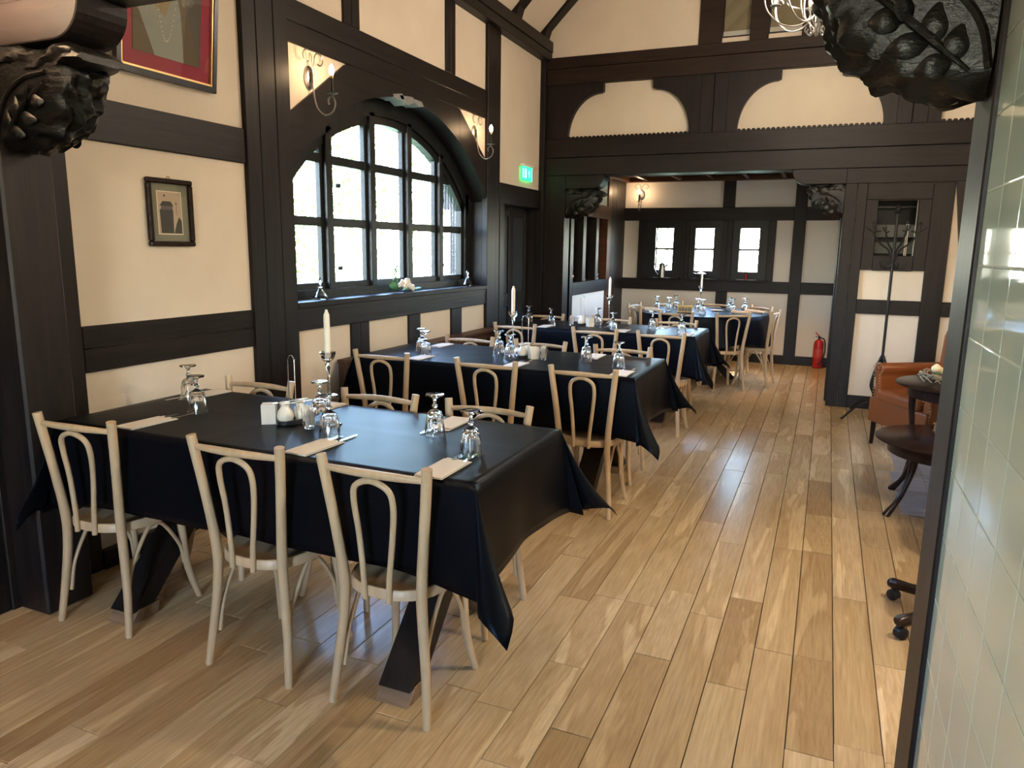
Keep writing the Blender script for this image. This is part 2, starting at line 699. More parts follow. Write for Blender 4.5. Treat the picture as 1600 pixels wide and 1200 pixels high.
def awin(ya, yb, off0, off1, x0, x1, nm):
    n_ = 30
    A, O = [], []
    for i in range(n_ + 1):
        y = ya + (yb - ya) * i / n_
        A.append((y, arcz(y, off0)))
        O.append((y, arcz(y, off1)))
    return obj(nm, MB().strip(0, A, O, x0, x1), 'frame', win)


HW = 1.50
awin(YC - 1.40, YC + 1.40, .13, -.03, -3.48, -3.36, 'arch_rail')
awin(YC - 1.33, YC + 1.33, .19, .12, -3.46, -3.385, 'arch_sash')
for s_ in (-1, 1):
    a, b_ = sorted((YC + s_ * 1.33, YC + s_ * 1.50))
    B(win, -3.48, -3.36, a, b_, 1.2, 2.12, 'frame', 'jamb')
    a, b_ = sorted((YC + s_ * 1.29, YC + s_ * 1.34))
    B(win, -3.46, -3.385, a, b_, 1.25, 2.07, 'frame', 'sash_stile')
B(win, -3.48, -3.34, YC - 1.5, YC + 1.5, 1.21, 1.29, 'frame', 'bottom_rail')
B(win, -3.46, -3.385, YC - 1.34, YC + 1.34, 1.285, 1.335, 'frame', 'sash_rail')
MULL = [YC - .84, YC - .28, YC + .28, YC + .84]
for i, y in enumerate(MULL):
    top = arcz(y, .1)
    B(win, -3.455, -3.36, y - .036, y + .036, 1.25, top, 'frame', 'mullion')
    B(win, -3.44, -3.395, y - .068, y + .068, 1.28, arcz(abs(y - YC) + .05 + YC, .13), 'frame', 'sash_stile')
edges = [YC - 1.33] + MULL + [YC + 1.33]
for i in range(5):
    a = edges[i] + (.068 if i else 0)
    b_ = edges[i + 1] - (.068 if i < 4 else 0)
    for z in (1.77, 2.215):
        if z > 2.0 and i in (0, 4):
            rr2 = R_ - .15
            ym = sqrt(rr2 ** 2 - (z - .88) ** 2)
            a2, b2 = max(a, YC - ym), min(b_, YC + ym)
        else:
            a2, b2 = a, b_
        if b2 > a2: B(win, -3.44, -3.395, a2, b2, z - .032, z + .032, 'frame', 'glazing_bar')
    zs = [1.30, 1.75, 2.2, None]
    for j in range(3):
        n_ = 8
        A, O = [], []
        for q in range(n_ + 1):
            y = a - .02 + (b_ - a + .04) * q / n_
            cap = arcz(y, .16)
            lo = zs[j]
            hi = cap if j == 2 else min(zs[j + 1], cap)
            if hi < lo: hi = lo + .0005
            A.append((y, lo))
            O.append((y, hi))
        if max(q[1] for q in O) - zs[j] > .02:
            obj('pane', MB().strip(0, A, O, XG, XG - .004), 'pane', win)
for i, y in ((1, MULL[0] + .1), (3, MULL[3] + .02)):
    for z in (1.42, 2.02):
        B(win, -3.39, -3.36, y, y + .03, z, z + .03, 'black_iron', 'hinge')
struct('trim_1', MB().box(-3.36, -3.165, 3.87, 6.81, 1.19, 1.228), 'ty', bev=.004)    # window board
# reveal linings
struct('trim_2', MB().box(-3.36, -3.2, 6.80, 6.83, 1.2, 2.06).box(-3.36, -3.2, 3.85, 3.88, 1.2, 2.06), 'tz')
# solid masonry around the window recess, outside
struct('wall_left_outer', MB().box(-3.5, -3.38, -3, 3.7, -.5, 3.95).box(-3.5, -3.38, 7.1, 8.8, -.5, 3.95).box(-3.5, -3.38, 3.7, 7.1, -.5, 1.21).box(-3.5, -3.38, 3.7, 7.1, 3.0, 3.95), 'white')

# ---------------- dark door in the left wall
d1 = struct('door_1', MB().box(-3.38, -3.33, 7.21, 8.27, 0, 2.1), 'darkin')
for a, b_ in ((7.215, 7.36), (7.66, 7.80), (8.12, 8.26)):
    B(d1, -3.335, -3.315, a, b_, .02, 2.06, 'tz', 'stile')
for a, b_ in ((.02, .2), (.95, 1.1), (1.95, 2.05)):
    B(d1, -3.333, -3.318, 7.36, 8.12, a, b_, 'ty', 'rail')
obj('handle', MB().tube([(-3.31, 7.3, 1.05), (-3.27, 7.3, 1.05), (-3.27, 7.42, 1.05)], .009), 'brushed', d1, True)
struct('trim_3', MB().box(-3.33, -3.2, 7.20, 7.215, 0, 2.06).box(-3.33, -3.2, 8.255, 8.27, 0, 2.06).box(-3.33, -3.2, 7.2, 8.27, 2.055, 2.075), 'tz')

# ================================================================= back wall (screen with opening) at Y = 8.35
YB = 8.35
wb = MB()
wb.box(-3.2, 2.7, 8.41, 8.52, 2.6, 3.8)             # frieze plaster behind arches
wb.prism(1, [(-3.3, 3.7), (-1.44, 3.7), (-1.44, 5.72), (-3.3, 3.86)], 8.37, 8.52)
wb.prism(1, [(.84, 3.7), (2.7, 3.7), (2.7, 3.86), (.84, 5.72)], 8.37, 8.52)
wb.prism(1, [(-1.46, 4.7), (.86, 4.7), (.86, 5.7), (-.3, 6.9), (-1.46, 5.7)], 8.37, 8.52)
# right part with pantry hatch opening .41-.77 x 1.58-2.13
wb.box(.12, .41, 8.37, 8.52, 0, 2.6)
wb.box(.77, 2.7, 8.37, 8.52, 0, 2.6)
wb.box(.41, .77, 8.37, 8.52, 0, 1.58)
wb.box(.41, .77, 8.37, 8.52, 2.13, 2.6)
wb = struct('wall_back', wb, 'plaster')


def BB(x0, x1, z0, z1, m='tz', y0=8.335, y1=8.42, name='beam'):
    return B(wb, x0, x1, y0, y1, z0, z1, m, name)


BB(-3.2, 2.6, 3.615, 3.735, 'gallery', 8.32)
BB(-3.2, 2.6, 3.44, 3.61, 'gallery', 8.32)
BB(-3.2, 2.6, 2.64, 2.845, 'tx', 8.32, 8.6)
BB(-3.2, 2.6, 2.44, 2.636, 'tx', 8.325, 8.6)
# frieze: arched bays
bays = ((-2.89, -1.51), (-1.01, .38), (.87, 2.26))
posts = ((-3.14, -3.02), (-1.40, -1.265), (-1.26, -1.12), (.49, .623), (.627, .76), (2.37, 2.6))
for a, b_ in posts:
    BB(a, b_, 2.845, 3.44, 'tz', 8.33)
ends = ((-3.02, -1.40), (-1.12, .49), (.76, 2.37))
for (x0, x1), (e0, e1) in zip(bays, ends):
    for s_ in (0, 1):
        xs, xe = (x0, e0) if s_ == 0 else (x1, e1)
        sg = 1 if s_ == 0 else -1
        A, O = [], []
        n_ = 14
        for i in range(n_ + 1):
            t_ = pi / 2 * i / n_
            px = xs + sg * .38 * (1 - cos(t_))
            pz = 2.86 + .47 * sin(t_)
            A.append((px, pz))
            O.append((xe + (px - xs) * .3 if i < 6 else px, 3.44))
        mb = MB()
        mb.prism(1, [(xe, 2.845), (xs + sg * .02, 2.845), (xs, 2.875)] + A[1:] + [(xs + sg * .41, 3.345), (xs + sg * .41, 3.44), (xe, 3.44)], 8.338, 8.42)
        obj('arch_brace', mb, 'tz', wb)
    sc_ = MB()
    x = x0
    while x < x1 - .02:
        pts = [(x + .0245 - .0245 * cos(pi * q / 6), 2.842 + .030 * sin(pi * q / 6)) for q in range(7)]
        sc_.prism(1, pts, 8.33, 8.352)
        x += .049
    tag(obj('scalloped_trim', sc_, 'tx', wb), kind='stuff')
# opening head: blocks with rounded ends and jambs
BB(-3.15, -2.90, 0, 2.44, 'tz', 8.33, 8.60)
BB(-3.2, -3.153, 0, 3.44, 'tz', 8.33, 8.5)


def head_block(parent, xs, sg, zt, zb, ln, y0, y1, m):
    pts = [(xs, zt), (xs, zb)]
    n_ = 8
    for i in range(n_ + 1):
        t_ = pi / 2 * i / n_
        pts.append((xs + sg * (ln - .14 + .14 * sin(t_)), zb + (zt - zb) * .9 * (1 - cos(t_))))
    pts.append((xs + sg * ln, zt))
    return obj('head_block', MB().prism(1, pts, y0, y1), m, parent, bev=.004)


head_block(wb, -2.90, 1, 2.44, 2.29, .46, 8.34, 8.58, 'tx')
head_block(wb, .10, -1, 2.44, 2.29, .52, 8.34, 8.58, 'tx')
# right timbers
BB(.095, .205, 0, 2.29, 'tz', 8.325, 8.60)
BB(.209, .30, 0, 2.29, 'tz', 8.33)
BB(.095, 2.6, 2.29, 2.437, 'tx', 8.328)
BB(.30, .88, 2.13, 2.285, 'tx')
BB(.30, .41, 1.435, 2.13, 'tz')
BB(.77, .88, 1.435, 2.13, 'tz')
BB(.41, .77, 1.43, 1.58, 'tx')
BB(.30, .88, .99, 1.135, 'tx')
BB(.30, 2.6, 0, .13, 'tx', 8.33)
BB(.88, 1.065, .13, 2.285, 'tz')
BB(1.065, 2.6, .99, 1.135, 'tx')
obj('brace', MB().prism(1, [(1.068, 2.285), (1.20, 2.285), (1.36, 1.14), (1.215, 1.14)], 8.336, 8.42), 'tz', wb)
BB(1.9, 2.1, 0, 2.285, 'tz')
# gallery posts and windows
for a, b_ in ((-1.455, -1.225), (-.94, -.76), (-.44, -.16), (.16, .34), (.62, .855)):
    BB(a, b_, 3.735, 4.75, 'gallery', 8.33)
for k, (a, b_) in enumerate(((-1.225, -.94), (-.76, -.44), (-.16, .16), (.34, .62))):
    wi = tag(link('window_%d' % (k + 2), None), kind='structure')
    obj('blind', MB().box(a, b_, 8.50, 8.51, 3.87, 4.75), 'curtain', wi)
    obj('blind_bar', MB().box(a, b_, 8.48, 8.50, 3.835, 3.88), 'blindbar', wi)
    obj('sill_board', MB().box(a, b_, 8.43, 8.53, 3.70, 3.752).box(a, b_, 8.515, 8.53, 3.75, 3.835), 'gallery', wi)
    obj('pane', MB().box(a, b_, 8.44, 8.444, 3.73, 4.75), 'pane', wi)
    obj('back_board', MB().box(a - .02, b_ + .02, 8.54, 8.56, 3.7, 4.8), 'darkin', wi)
struct('wall_back_top', MB().box(-1.5, .9, 8.56, 8.6, 3.6, 4.8), 'white')

# pantry seen through the hatch
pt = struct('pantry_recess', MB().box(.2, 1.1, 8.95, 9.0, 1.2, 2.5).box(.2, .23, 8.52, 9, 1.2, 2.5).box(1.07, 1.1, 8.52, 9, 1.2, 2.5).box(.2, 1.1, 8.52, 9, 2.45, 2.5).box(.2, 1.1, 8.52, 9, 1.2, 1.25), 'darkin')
for a, b_ in ((1.60, 1.72), (1.77, 1.90), (2.07, 2.09)):
    obj('shutter_slat', MB().box(.24, 1.05, 8.80, 8.83, a, b_), 'grey_in', pt, bev=.003)
tg = obj('pull_cord', MB().tube([(.70, 8.56, 1.9), (.70, 8.56, 1.58)], .004).tube([(.715, 8.56, 1.9), (.715, 8.56, 1.58)], .004), 'white', pt)

# ================================================================= alcove
YA = 11.25
wa = MB()
ws = ((-2.43, -2.17), (-1.84, -1.575), (-1.205, -.94))
zlo, zhi = 1.31, 1.93
wa.box(-3.2, .3, YA, YA + .09, 0, zlo)
wa.box(-3.2, .3, YA, YA + .09, zhi, 2.75)
xs_ = [-3.2] + [q for a in ws for q in a] + [.3]
for i in range(0, 8, 2):
    wa.box(xs_[i], xs_[i + 1], YA, YA + .09, zlo, zhi)
wa = struct('wall_alcove_back', wa, 'white')


def AB(x0, x1, z0, z1, m='tz', y0=11.20, name='beam', y1=11.26):
    return B(wa, x0, x1, y0, y1, z0, z1, m, name)


AB(-2.96, .1, 2.04, 2.225, 'tx', 11.19)
AB(-2.96, .1, 1.015, 1.18, 'tx', 11.19)
AB(-2.96, .1, 0, .125, 'tx', 11.19)
AB(-1.475, -1.31, 2.225, 2.6)
AB(-.495, -.335, 0, 2.6, 'tz', 11.185)
AB(-1.50, -1.34, .12, 1.015)
AB(-2.96, -2.93, 0, 2.6, 'tz', 11.18)
AB(.09, .12, 0, 2.6, 'tz', 11.18)
for a, b_ in ((-2.69, -2.58), (-2.03, -1.98), (-1.98, -1.92), (-1.45, -1.38), (-1.38, -1.31), (-.82, -.72)):
    AB(a, b_, 1.18, 2.04, 'tz', 11.175)
for k, (a, b_) in enumerate(ws):
    wi = tag(link('window_%d' % (k + 6), None), kind='structure')
    # deep dark frame around each little window
    L0, L1 = a - .15, b_ + .16
    obj('frame', MB().box(L0, a, 11.215, 11.30, 1.18, 2.04).box(b_, L1, 11.215, 11.30, 1.18, 2.04).box(a, b_, 11.215, 11.30, 1.93, 2.04).box(a, b_, 11.215, 11.30, 1.18, 1.305), 'frame', wi)
    obj('reveal', MB().box(a - .01, a, 11.3, 11.34, 1.3, 1.94).box(b_, b_ + .01, 11.3, 11.34, 1.3, 1.94).box(a, b_, 11.3, 11.34, 1.3, 1.31).box(a, b_, 11.3, 11.34, 1.93, 1.94), 'frame', wi)
    obj('glazing_bar', MB().box(a, b_, 11.27, 11.30, 1.61, 1.64), 'frame', wi)
    obj('pane', MB().box(a, b_, 11.305, 11.309, 1.64, 1.93), 'pane', wi)
    obj('pane', MB().box(a, b_, 11.305, 11.309, 1.31, 1.61), 'pane', wi)
    obj('sill', MB().box(L0 + .02, L1 - .02, 11.08, 11.22, 1.178, 1.20), 'tx', wi, bev=.003)
# alcove left wall with three niches
wal = MB()
wal.box(-3.2, -2.95, 8.52, YA, 0, 1.03)
wal.box(-3.2, -2.95, 8.52, YA, 2.02, 2.75)
wal.box(-3.2, -3.17, 8.52, YA, 1.03, 2.02)
wal = struct('wall_alcove_left', wal, 'white')


def AL(y0, y1, z0, z1, m='tz', x1=-2.925, name='beam', x0=-2.97):
    return B(wal, x0, x1, y0, y1, z0, z1, m, name)


AL(8.52, 8.72, 0, 2.6, x1=-2.90)
AL(8.72, 10.3, 1.03, 1.19, 'ty', -2.90, x0=-3.17)
AL(8.72, 10.3, 2.02, 2.2, 'cornice', -2.92, x0=-3.17)
for a, b_ in ((9.17, 9.30), (9.75, 9.87)):
    AL(a, b_, 1.19, 2.02, x0=-3.16)
AL(8.72, 10.3, 0, .12, 'ty')
for a, b_ in ((10.30, 10.48), (10.484, 10.72), (10.724, 11.2)):
    AL(a, b_, 0, 2.6, 'cornice' if a < 10.4 else 'tz', x0=-3.16)
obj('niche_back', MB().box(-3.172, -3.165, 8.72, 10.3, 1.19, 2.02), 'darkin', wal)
struct('wall_alcove_right', MB().box(.1, .3, 8.6, 9.3, 0, 2.75).box(.1, .3, 9.95, YA, 0, 2.75).box(.1, .3, 9.3, 9.95, 0, 1.15).box(.1, .3, 9.3, 9.95, 2.1, 2.75), 'white')
wi = tag(link('window_10', None), kind='structure')  # unseen window added to bring more daylight into the alcove
for k in range(2):
    B(wi, .2, .26, 9.27 + k * .64, 9.34 + k * .64, 1.13, 2.12, 'frame', 'mullion')
obj('pane', MB().box(.23, .234, 9.3, 9.95, 1.15, 2.1), 'pane', wi)
B(wb, .078, .104, 8.6, 9.28, 0, 2.66, 'tz')  # dark board added over the wall end to hide its bright sliver
ca = struct('ceiling_alcove', MB().box(-3.2, .3, 8.5, YA + .3, 2.66, 2.75), 'tx')
for k in range(6):
    x = -2.6 + k * .48
    B(ca, x, x + .05, 8.6, 11.2, 2.61, 2.66, 'cornice', 'rib')
B(ca, -2.95, .1, 11.08, 11.2, 2.595, 2.66, 'cornice', 'cornice')
B(ca, -2.95, -2.84, 8.6, 11.1, 2.595, 2.66, 'cornice', 'cornice')
B(ca, -.02, .1, 8.6, 11.1, 2.595, 2.66, 'cornice', 'cornice')
# recessed downlight in the alcove ceiling
dl = thing('downlight', 'small warm spotlight set in the alcove ceiling above the round table', 'lamp', (-.45, 9.75, 2.60))
obj('ring', MB().lathe([(.035, .0), (.05, .0), (.05, .02), (.035, .02)], 20), 'steel', dl, True)
obj('lens', MB().lathe([(.001, .004), (.034, .004), (.034, .012), (.001, .012)], 16), mat('downlight_lens', (1, .9, .7), emit=(1, .7, .35), es=25), dl)
sl = bpy.data.lights.new('downlight_beam', 'SPOT')
sl.energy = 45
sl.color = (1, .62, .30)
sl.spot_size = radians(80)
sl.spot_blend = .5
sl.shadow_soft_size = .02
slo = bpy.data.objects.new('downlight_beam', sl)
C.objects.link(slo)
slo.location = (-.45, 9.75, 2.59)
slo.parent = None

# ================================================================= ceiling, right and near walls
ce = MB()
ce.prism(1, [(-3.3, 3.86), (-.3, 6.86), (-.3, 7.06), (-3.6, 3.76)], 1.9, 8.6)
ce.prism(1, [(2.7, 3.86), (-.3, 6.86), (-.3, 7.06), (3.0, 3.76)], 1.9, 8.6)
ce = struct('ceiling', ce, 'plaster')
for k in range(8):
    y = 8.30 - k * .82
    for s_ in (-1, 1):
        xb = -.3 + s_ * 2.86
        pts = [(xb, 3.86), (xb - s_ * .03, 4.13 - .18)]
        # straight rafter with a haunched foot
        q = [(-.3 + s_ * 2.92, 3.88), (-.3 + s_ * 2.84, 3.90), (-.3 + s_ * 2.80, 4.02), (-.3 + s_ * 2.70, 4.12), (-.3, 6.72), (-.3, 6.86), (-.3 + s_ * 2.99, 3.87)]
        if s_ > 0: q = [(a, b_) for a, b_ in q]
        obj('rafter', MB().prism(1, q, y - .13, y + .02), 'tx', ce)
struct('wall_right', MB().box(2.6, 2.9, 2.0, 8.6, 0, 3.9), 'plaster')
struct('wall_near_top', MB().prism(1, [(-3.3, 2.8), (2.7, 2.8), (2.7, 3.86), (-.3, 6.86), (-3.3, 3.86)], 1.98, 2.10), 'plaster')
# near room behind the camera
struct('ceiling_near', MB().box(-3.4, .6, -3.2, 1.98, 2.72, 2.82), 'white')
struct('wall_near', MB().box(-3.4, -1.7, -3.2, -3.0, 0, 2.8).box(.2, .6, -3.2, -3.0, 0, 2.8).box(-1.7, .2, -3.2, -3.0, 0, 1.1).box(-1.7, -.9, -3.2, -3.0, 1.1, 2.4).box(-1.7, .2, -3.2, -3.0, 2.4, 2.8), 'plaster')
wi = tag(link('window_9', None), kind='structure')  # unseen window added for light from behind the camera
for k in range(4):
    B(wi, -1.73 + k * .63, -1.66 + k * .63, -3.12, -3.05, .8, 2.4, 'frame', 'mullion')
B(wi, -1.7, .2, -3.12, -3.05, .76, .86, 'frame', 'bottom_rail')
B(wi, -1.7, .2, -3.12, -3.05, 2.34, 2.42, 'frame', 'top_rail')
obj('pane', MB().box(-1.7, .2, -3.085, -3.081, .8, 2.4), 'pane', wi)
wr = struct('wall_right_near', MB().box(.302, .6, -3.2, 1.895, 0, 2.75), 'grout')
struct('wall_right_return', MB().box(.34, 2.9, 1.9, 2.08, 0, 2.8), 'plaster')
# glazed tiles on it: near its far edge, where the camera sees them
tw, th_ = .166, .1565
tp = None
for iz in range(17):
    for iy in range(5):
        y1 = 1.895 - iy * tw - (.0 if iz % 2 else .0)
        z0 = .012 + iz * th_
        y0 = y1 - tw
        if tp is None:
            mb = MB()
            n_ = 4
            w_, h_ = tw - .002, th_ - .002
            xs4 = [0, .016, .5, .984, 1]
            dep = [0, .0006, .0006, .0006, 0]
            for j in range(5):
                for i in range(5):
                    d = -(min(dep[i], dep[j]) + .0008)
                    mb.v.append((d, (xs4[i] - .5) * w_, (xs4[j] - .5) * h_))
            for j in range(4):
                for i in range(4):
                    a = j * 5 + i
                    mb.f.append((a, a + 1, a + 6, a + 5))
            rim = [0, 1, 2, 3, 4, 9, 14, 19, 24, 23, 22, 21, 20, 15, 10, 5]
            b0 = len(mb.v)
            for r_ in rim:
                mb.v.append((.004, mb.v[r_][1], mb.v[r_][2]))
            for i in range(len(rim)):
                j = (i + 1) % len(rim)
                mb.f.append((rim[i], rim[j], b0 + j, b0 + i))
            o = obj('wall_tile', mb, 'tile', wr)
            tp = o.data
        else:
            o = link('wall_tile', tp, wr)
        o.location = (.302, (y0 + y1) / 2, z0 + th_ / 2)
# the rest of the tiled face, behind the camera's view
rt = MB()
for iz in range(17):
    for iy in range(5, 16):
        y1 = 1.895 - iy * tw
        rt.box(.300, .303, y1 - tw + .002, y1 - .002, .012 + iz * th_ + .002, .012 + (iz + 1) * th_ - .002)
tag(obj('distant_tiles', rt, 'tile', wr), kind='stuff')

# ================================================================= near opening: posts, lintel, corbels
op = struct('near_opening', MB().box(-3.2, .6, 1.92, 2.14, 2.46, 2.62), 'tx', bev=.01)
B(op, -3.2, .6, 1.925, 2.135, 2.624, 2.80, 'tx', 'beam')
B(op, -3.19, -2.985, 1.92, 2.14, 0, 2.46, 'tz', 'post', .01)
B(op, .29, .345, 1.90, 2.12, 0, 2.46, 'tz', 'post', .004)
B(op, .345, .50, 1.93, 2.12, 0, 2.46, 'tz', 'post', .01)
head_block(op, -2.985, 1, 2.46, 2.315, .50, 1.925, 2.135, 'tx')
head_block(op, .29, -1, 2.46, 2.315, .46, 1.925, 2.115, 'tx')


def spline(pts, n_=6):
    P = [Vector(p) for p in pts]
    P = [P[0] * 2 - P[1]] + P + [P[-1] * 2 - P[-2]]
    out = []
    for i in range(1, len(P) - 2):
        for k in range(n_):
            t_ = k / n_
            a, b_, c, d = P[i - 1], P[i], P[i + 1], P[i + 2]
            out.append(.5 * ((2 * b_) + (c - a) * t_ + (2 * a - 5 * b_ + 4 * c - d) * t_ ** 2 + (3 * b_ - a - 3 * c + d) * t_ ** 3))
    out.append(P[-2])
    return out


def lerp_r(vals, n_):
    out = []
    m_ = len(vals) - 1
    for i in range(n_):
        t_ = i / (n_ - 1) * m_
        k = min(int(t_), m_ - 1)
        out.append(vals[k] + (vals[k + 1] - vals[k]) * (t_ - k))
    return out


def relief(u, v_, s=1.0):
    return .5 + .5 * sin(9 * u * s + 3 * sin(7 * v_)) * cos(11 * v_ + 2.5 * sin(6 * u))


def corbel(parent, xs, sg, zt, y0, y1, ln=.44, ht=.33):
    """carved bracket: a leafy roll on top and a rounded leaf belly below it"""
    g = link('corbel', None, parent, (0, 0, 0))
    dy = y1 - y0
    yc = (y0 + y1) / 2
    # top roll
    mb = MB()
    n_ = 18
    pts, rs = [], []
    for i in range(n_ + 1):
        t_ = i / n_
        pts.append((xs + sg * ln * (t_ * 1.02), yc, zt - .045 + .012 * sin(t_ * 9) - .02 * t_))
        rs.append(.052 * (1 - .25 * t_ ** 3) * (1 + .10 * sin(t_ * 26)))
    bseg = 20
    b = len(mb.v)
    for i, (p, r_) in enumerate(zip(pts, rs)):
        endf = sqrt(max(1 - max(0, (i - n_ + 3) / 3.2) ** 2, .02))
        for k in range(bseg):
            a = 2 * pi * k / bseg
            ca_, sa_ = cos(a), sin(a)
            # super-ellipse section filling the wall thickness
            ex = (abs(ca_) ** .5) * (1 if ca_ > 0 else -1)
            ez = (abs(sa_) ** .8) * (1 if sa_ > 0 else -1)
            w_ = 1 + .09 * sin(a * 7 + i * .9)
            mb.v.append((p[0], yc + ex * (dy / 2 + .006) * w_ * (.8 + .2 * endf), p[2] + ez * r_ * w_ * endf))
    for i in range(n_):
        for k in range(bseg):
            k2 = (k + 1) % bseg
            mb.f.append((b + i * bseg + k, b + i * bseg + k2, b + (i + 1) * bseg + k2, b + (i + 1) * bseg + k))
    mb.f.append(tuple(b + k for k in range(bseg))[::-1])
    mb.f.append(tuple(b + n_ * bseg + k for k in range(bseg)))
    obj('leaf_roll', mb, 'carved', g, True)
    # belly: profile curve from tip to the post, swept across the thickness with leaf relief
    n_, m_ = 44, 16
    mb = MB()
    prof = []
    zb_ = zt - ht
    for i in range(n_ + 1):
        t_ = i / n_
        a = t_ * pi / 2
        px = .86 * ln * cos(a) ** .75
        pz = (zt - .09) - (ht - .09) * sin(a) ** 1.15
        prof.append((px, pz))
    for i, (px, pz) in enumerate(prof):
        for j in range(m_ + 1):
            v_ = j / m_
            edge = sin(pi * min(max(v_, .0), 1)) ** .35 if 0 < j < m_ else 0
            amp = .024 * relief(i / n_ * 1.6, v_ * 1.1) - .002
            k_ = 1 + (amp * edge) / max(ln, .1) * 2.2 - (1 - edge) * .10
            wob = .008 * sin(i * 1.3) * (0 < j < m_)
            mb.v.append((xs + sg * max(px * k_, .004), y0 + dy * v_, zt - (zt - pz) * (k_ + wob * .6)))
    for i in range(n_):
        for j in range(m_):
            a = i * (m_ + 1) + j
            mb.f.append((a, a + 1, a + m_ + 2, a + m_ + 1))
    for j_ in (0, m_):
        # side faces as fans to the post corner
        c0 = len(mb.v)
        mb.v.append((xs, y0 + dy * (j_ / m_), zt - .05))
        for i in range(n_):
            mb.f.append((c0, i * (m_ + 1) + j_, (i + 1) * (m_ + 1) + j_))
    obj('leaf_belly', mb, 'carved', g, True)
    # carved leaves standing proud on both broad faces
    for yy, sd in ((y0, -1), (y1, 1)):
        mb = MB()
        def Q(u, v_, dd=.0):
            return (xs + sg * u * .86 * ln, yy + sd * (.004 + dd), zt - v_ * ht)
        # border moulding following the belly, a midrib and its lobes
        mb.tube(spline([Q(.03, .92), Q(.10, .66), Q(.26, .46), Q(.50, .34), Q(.78, .31)], 5), .009, 6)
        mb.tube(spline([Q(.14, .93, .006), Q(.36, .74, .012), (Q(.58, .55, .014)), Q(.74, .42, .008)], 5), lerp_r([.004, .010, .009, .004], 16), 6)
        for (u0, v0, u1, v1) in ((.22, .87, .20, .66), (.34, .76, .34, .52), (.50, .62, .55, .41), (.24, .88, .44, .93), (.38, .75, .62, .78), (.54, .60, .74, .60)):
            pa, ra = [], []
            for i in range(8):
                t_ = i / 7
                pa.append(Q(u0 + (u1 - u0) * t_ + .02 * sin(pi * t_), v0 + (v1 - v0) * t_, .004 + .010 * sin(pi * t_)))
                ra.append(.0012 + .0055 * sin(pi * t_ ** .7))
            mb.tube(pa, ra, 8, flat=4.0)
        obj('carved_leaves', mb, 'carved', g, True)
    return g


# ridge rim on the near left corbel etc. come from the same builder
corbel(op, -2.985, 1, 2.315, 1.925, 2.135, .46, .35)
corbel(op, .29, -1, 2.315, 1.925, 2.115, .40, .35)
corbel(wb, -2.90, 1, 2.29, 8.35, 8.57, .44, .31)
corbel(wb, .095, -1, 2.29, 8.35, 8.57, .36, .31)

# ================================================================= radiator cover
rc = thing('radiator_cover', 'low brown lattice radiator cover under the arched window', 'radiator cover', (0, 0, 0))
obj('top', MB().box(-3.176, -3.03, 4.27, 6.80, .775, .80), 'lattice', rc, bev=.003)
obj('frame', MB().box(-3.176, -3.05, 4.29, 4.32, 0, .775).box(-3.07, -3.05, 4.32, 6.78, 0, .08).box(-3.07, -3.05, 4.32, 6.78, .72, .775).box(-3.07, -3.05, 6.74, 6.78, .08, .72).box(-3.07, -3.05, 4.29, 4.36, 0, .775).box(-3.07, -3.05, 5.5, 5.56, .08, .72), 'lattice', rc)
lt = MB()
for k in range(-13, 50):
    y = 4.36 + k * .05
    for sg in (1, -1):
        za, zb2 = .08, .72
        ya, yb = (y, y + .64) if sg > 0 else (y + .64, y)
        # clip to panel
        f0 = max(0, (4.36 - min(ya, yb)) / .64)
        f1 = min(1, (6.74 - min(ya, yb)) / .64)
        if f1 <= f0: continue
        if sg > 0:
            p0, p1 = (ya + .64 * f0, za + .64 * f0), (ya + .64 * f1, za + .64 * f1)
        else:
            p0, p1 = (y + .64 * f0, zb2 - .64 * f0), (y + .64 * f1, zb2 - .64 * f1)
        w_ = .008
        lt.prism(0, [(p0[0], p0[1] - w_), (p1[0], p1[1] - w_), (p1[0], p1[1] + w_), (p0[0], p0[1] + w_)], -3.066 + .003 * sg, -3.058 + .003 * sg)
tag(obj('lattice', lt, 'lattice', rc), kind='stuff')
obj('back', MB().box(-3.176, -3.172, 4.32, 6.78, .1, .75), 'darkin', rc)


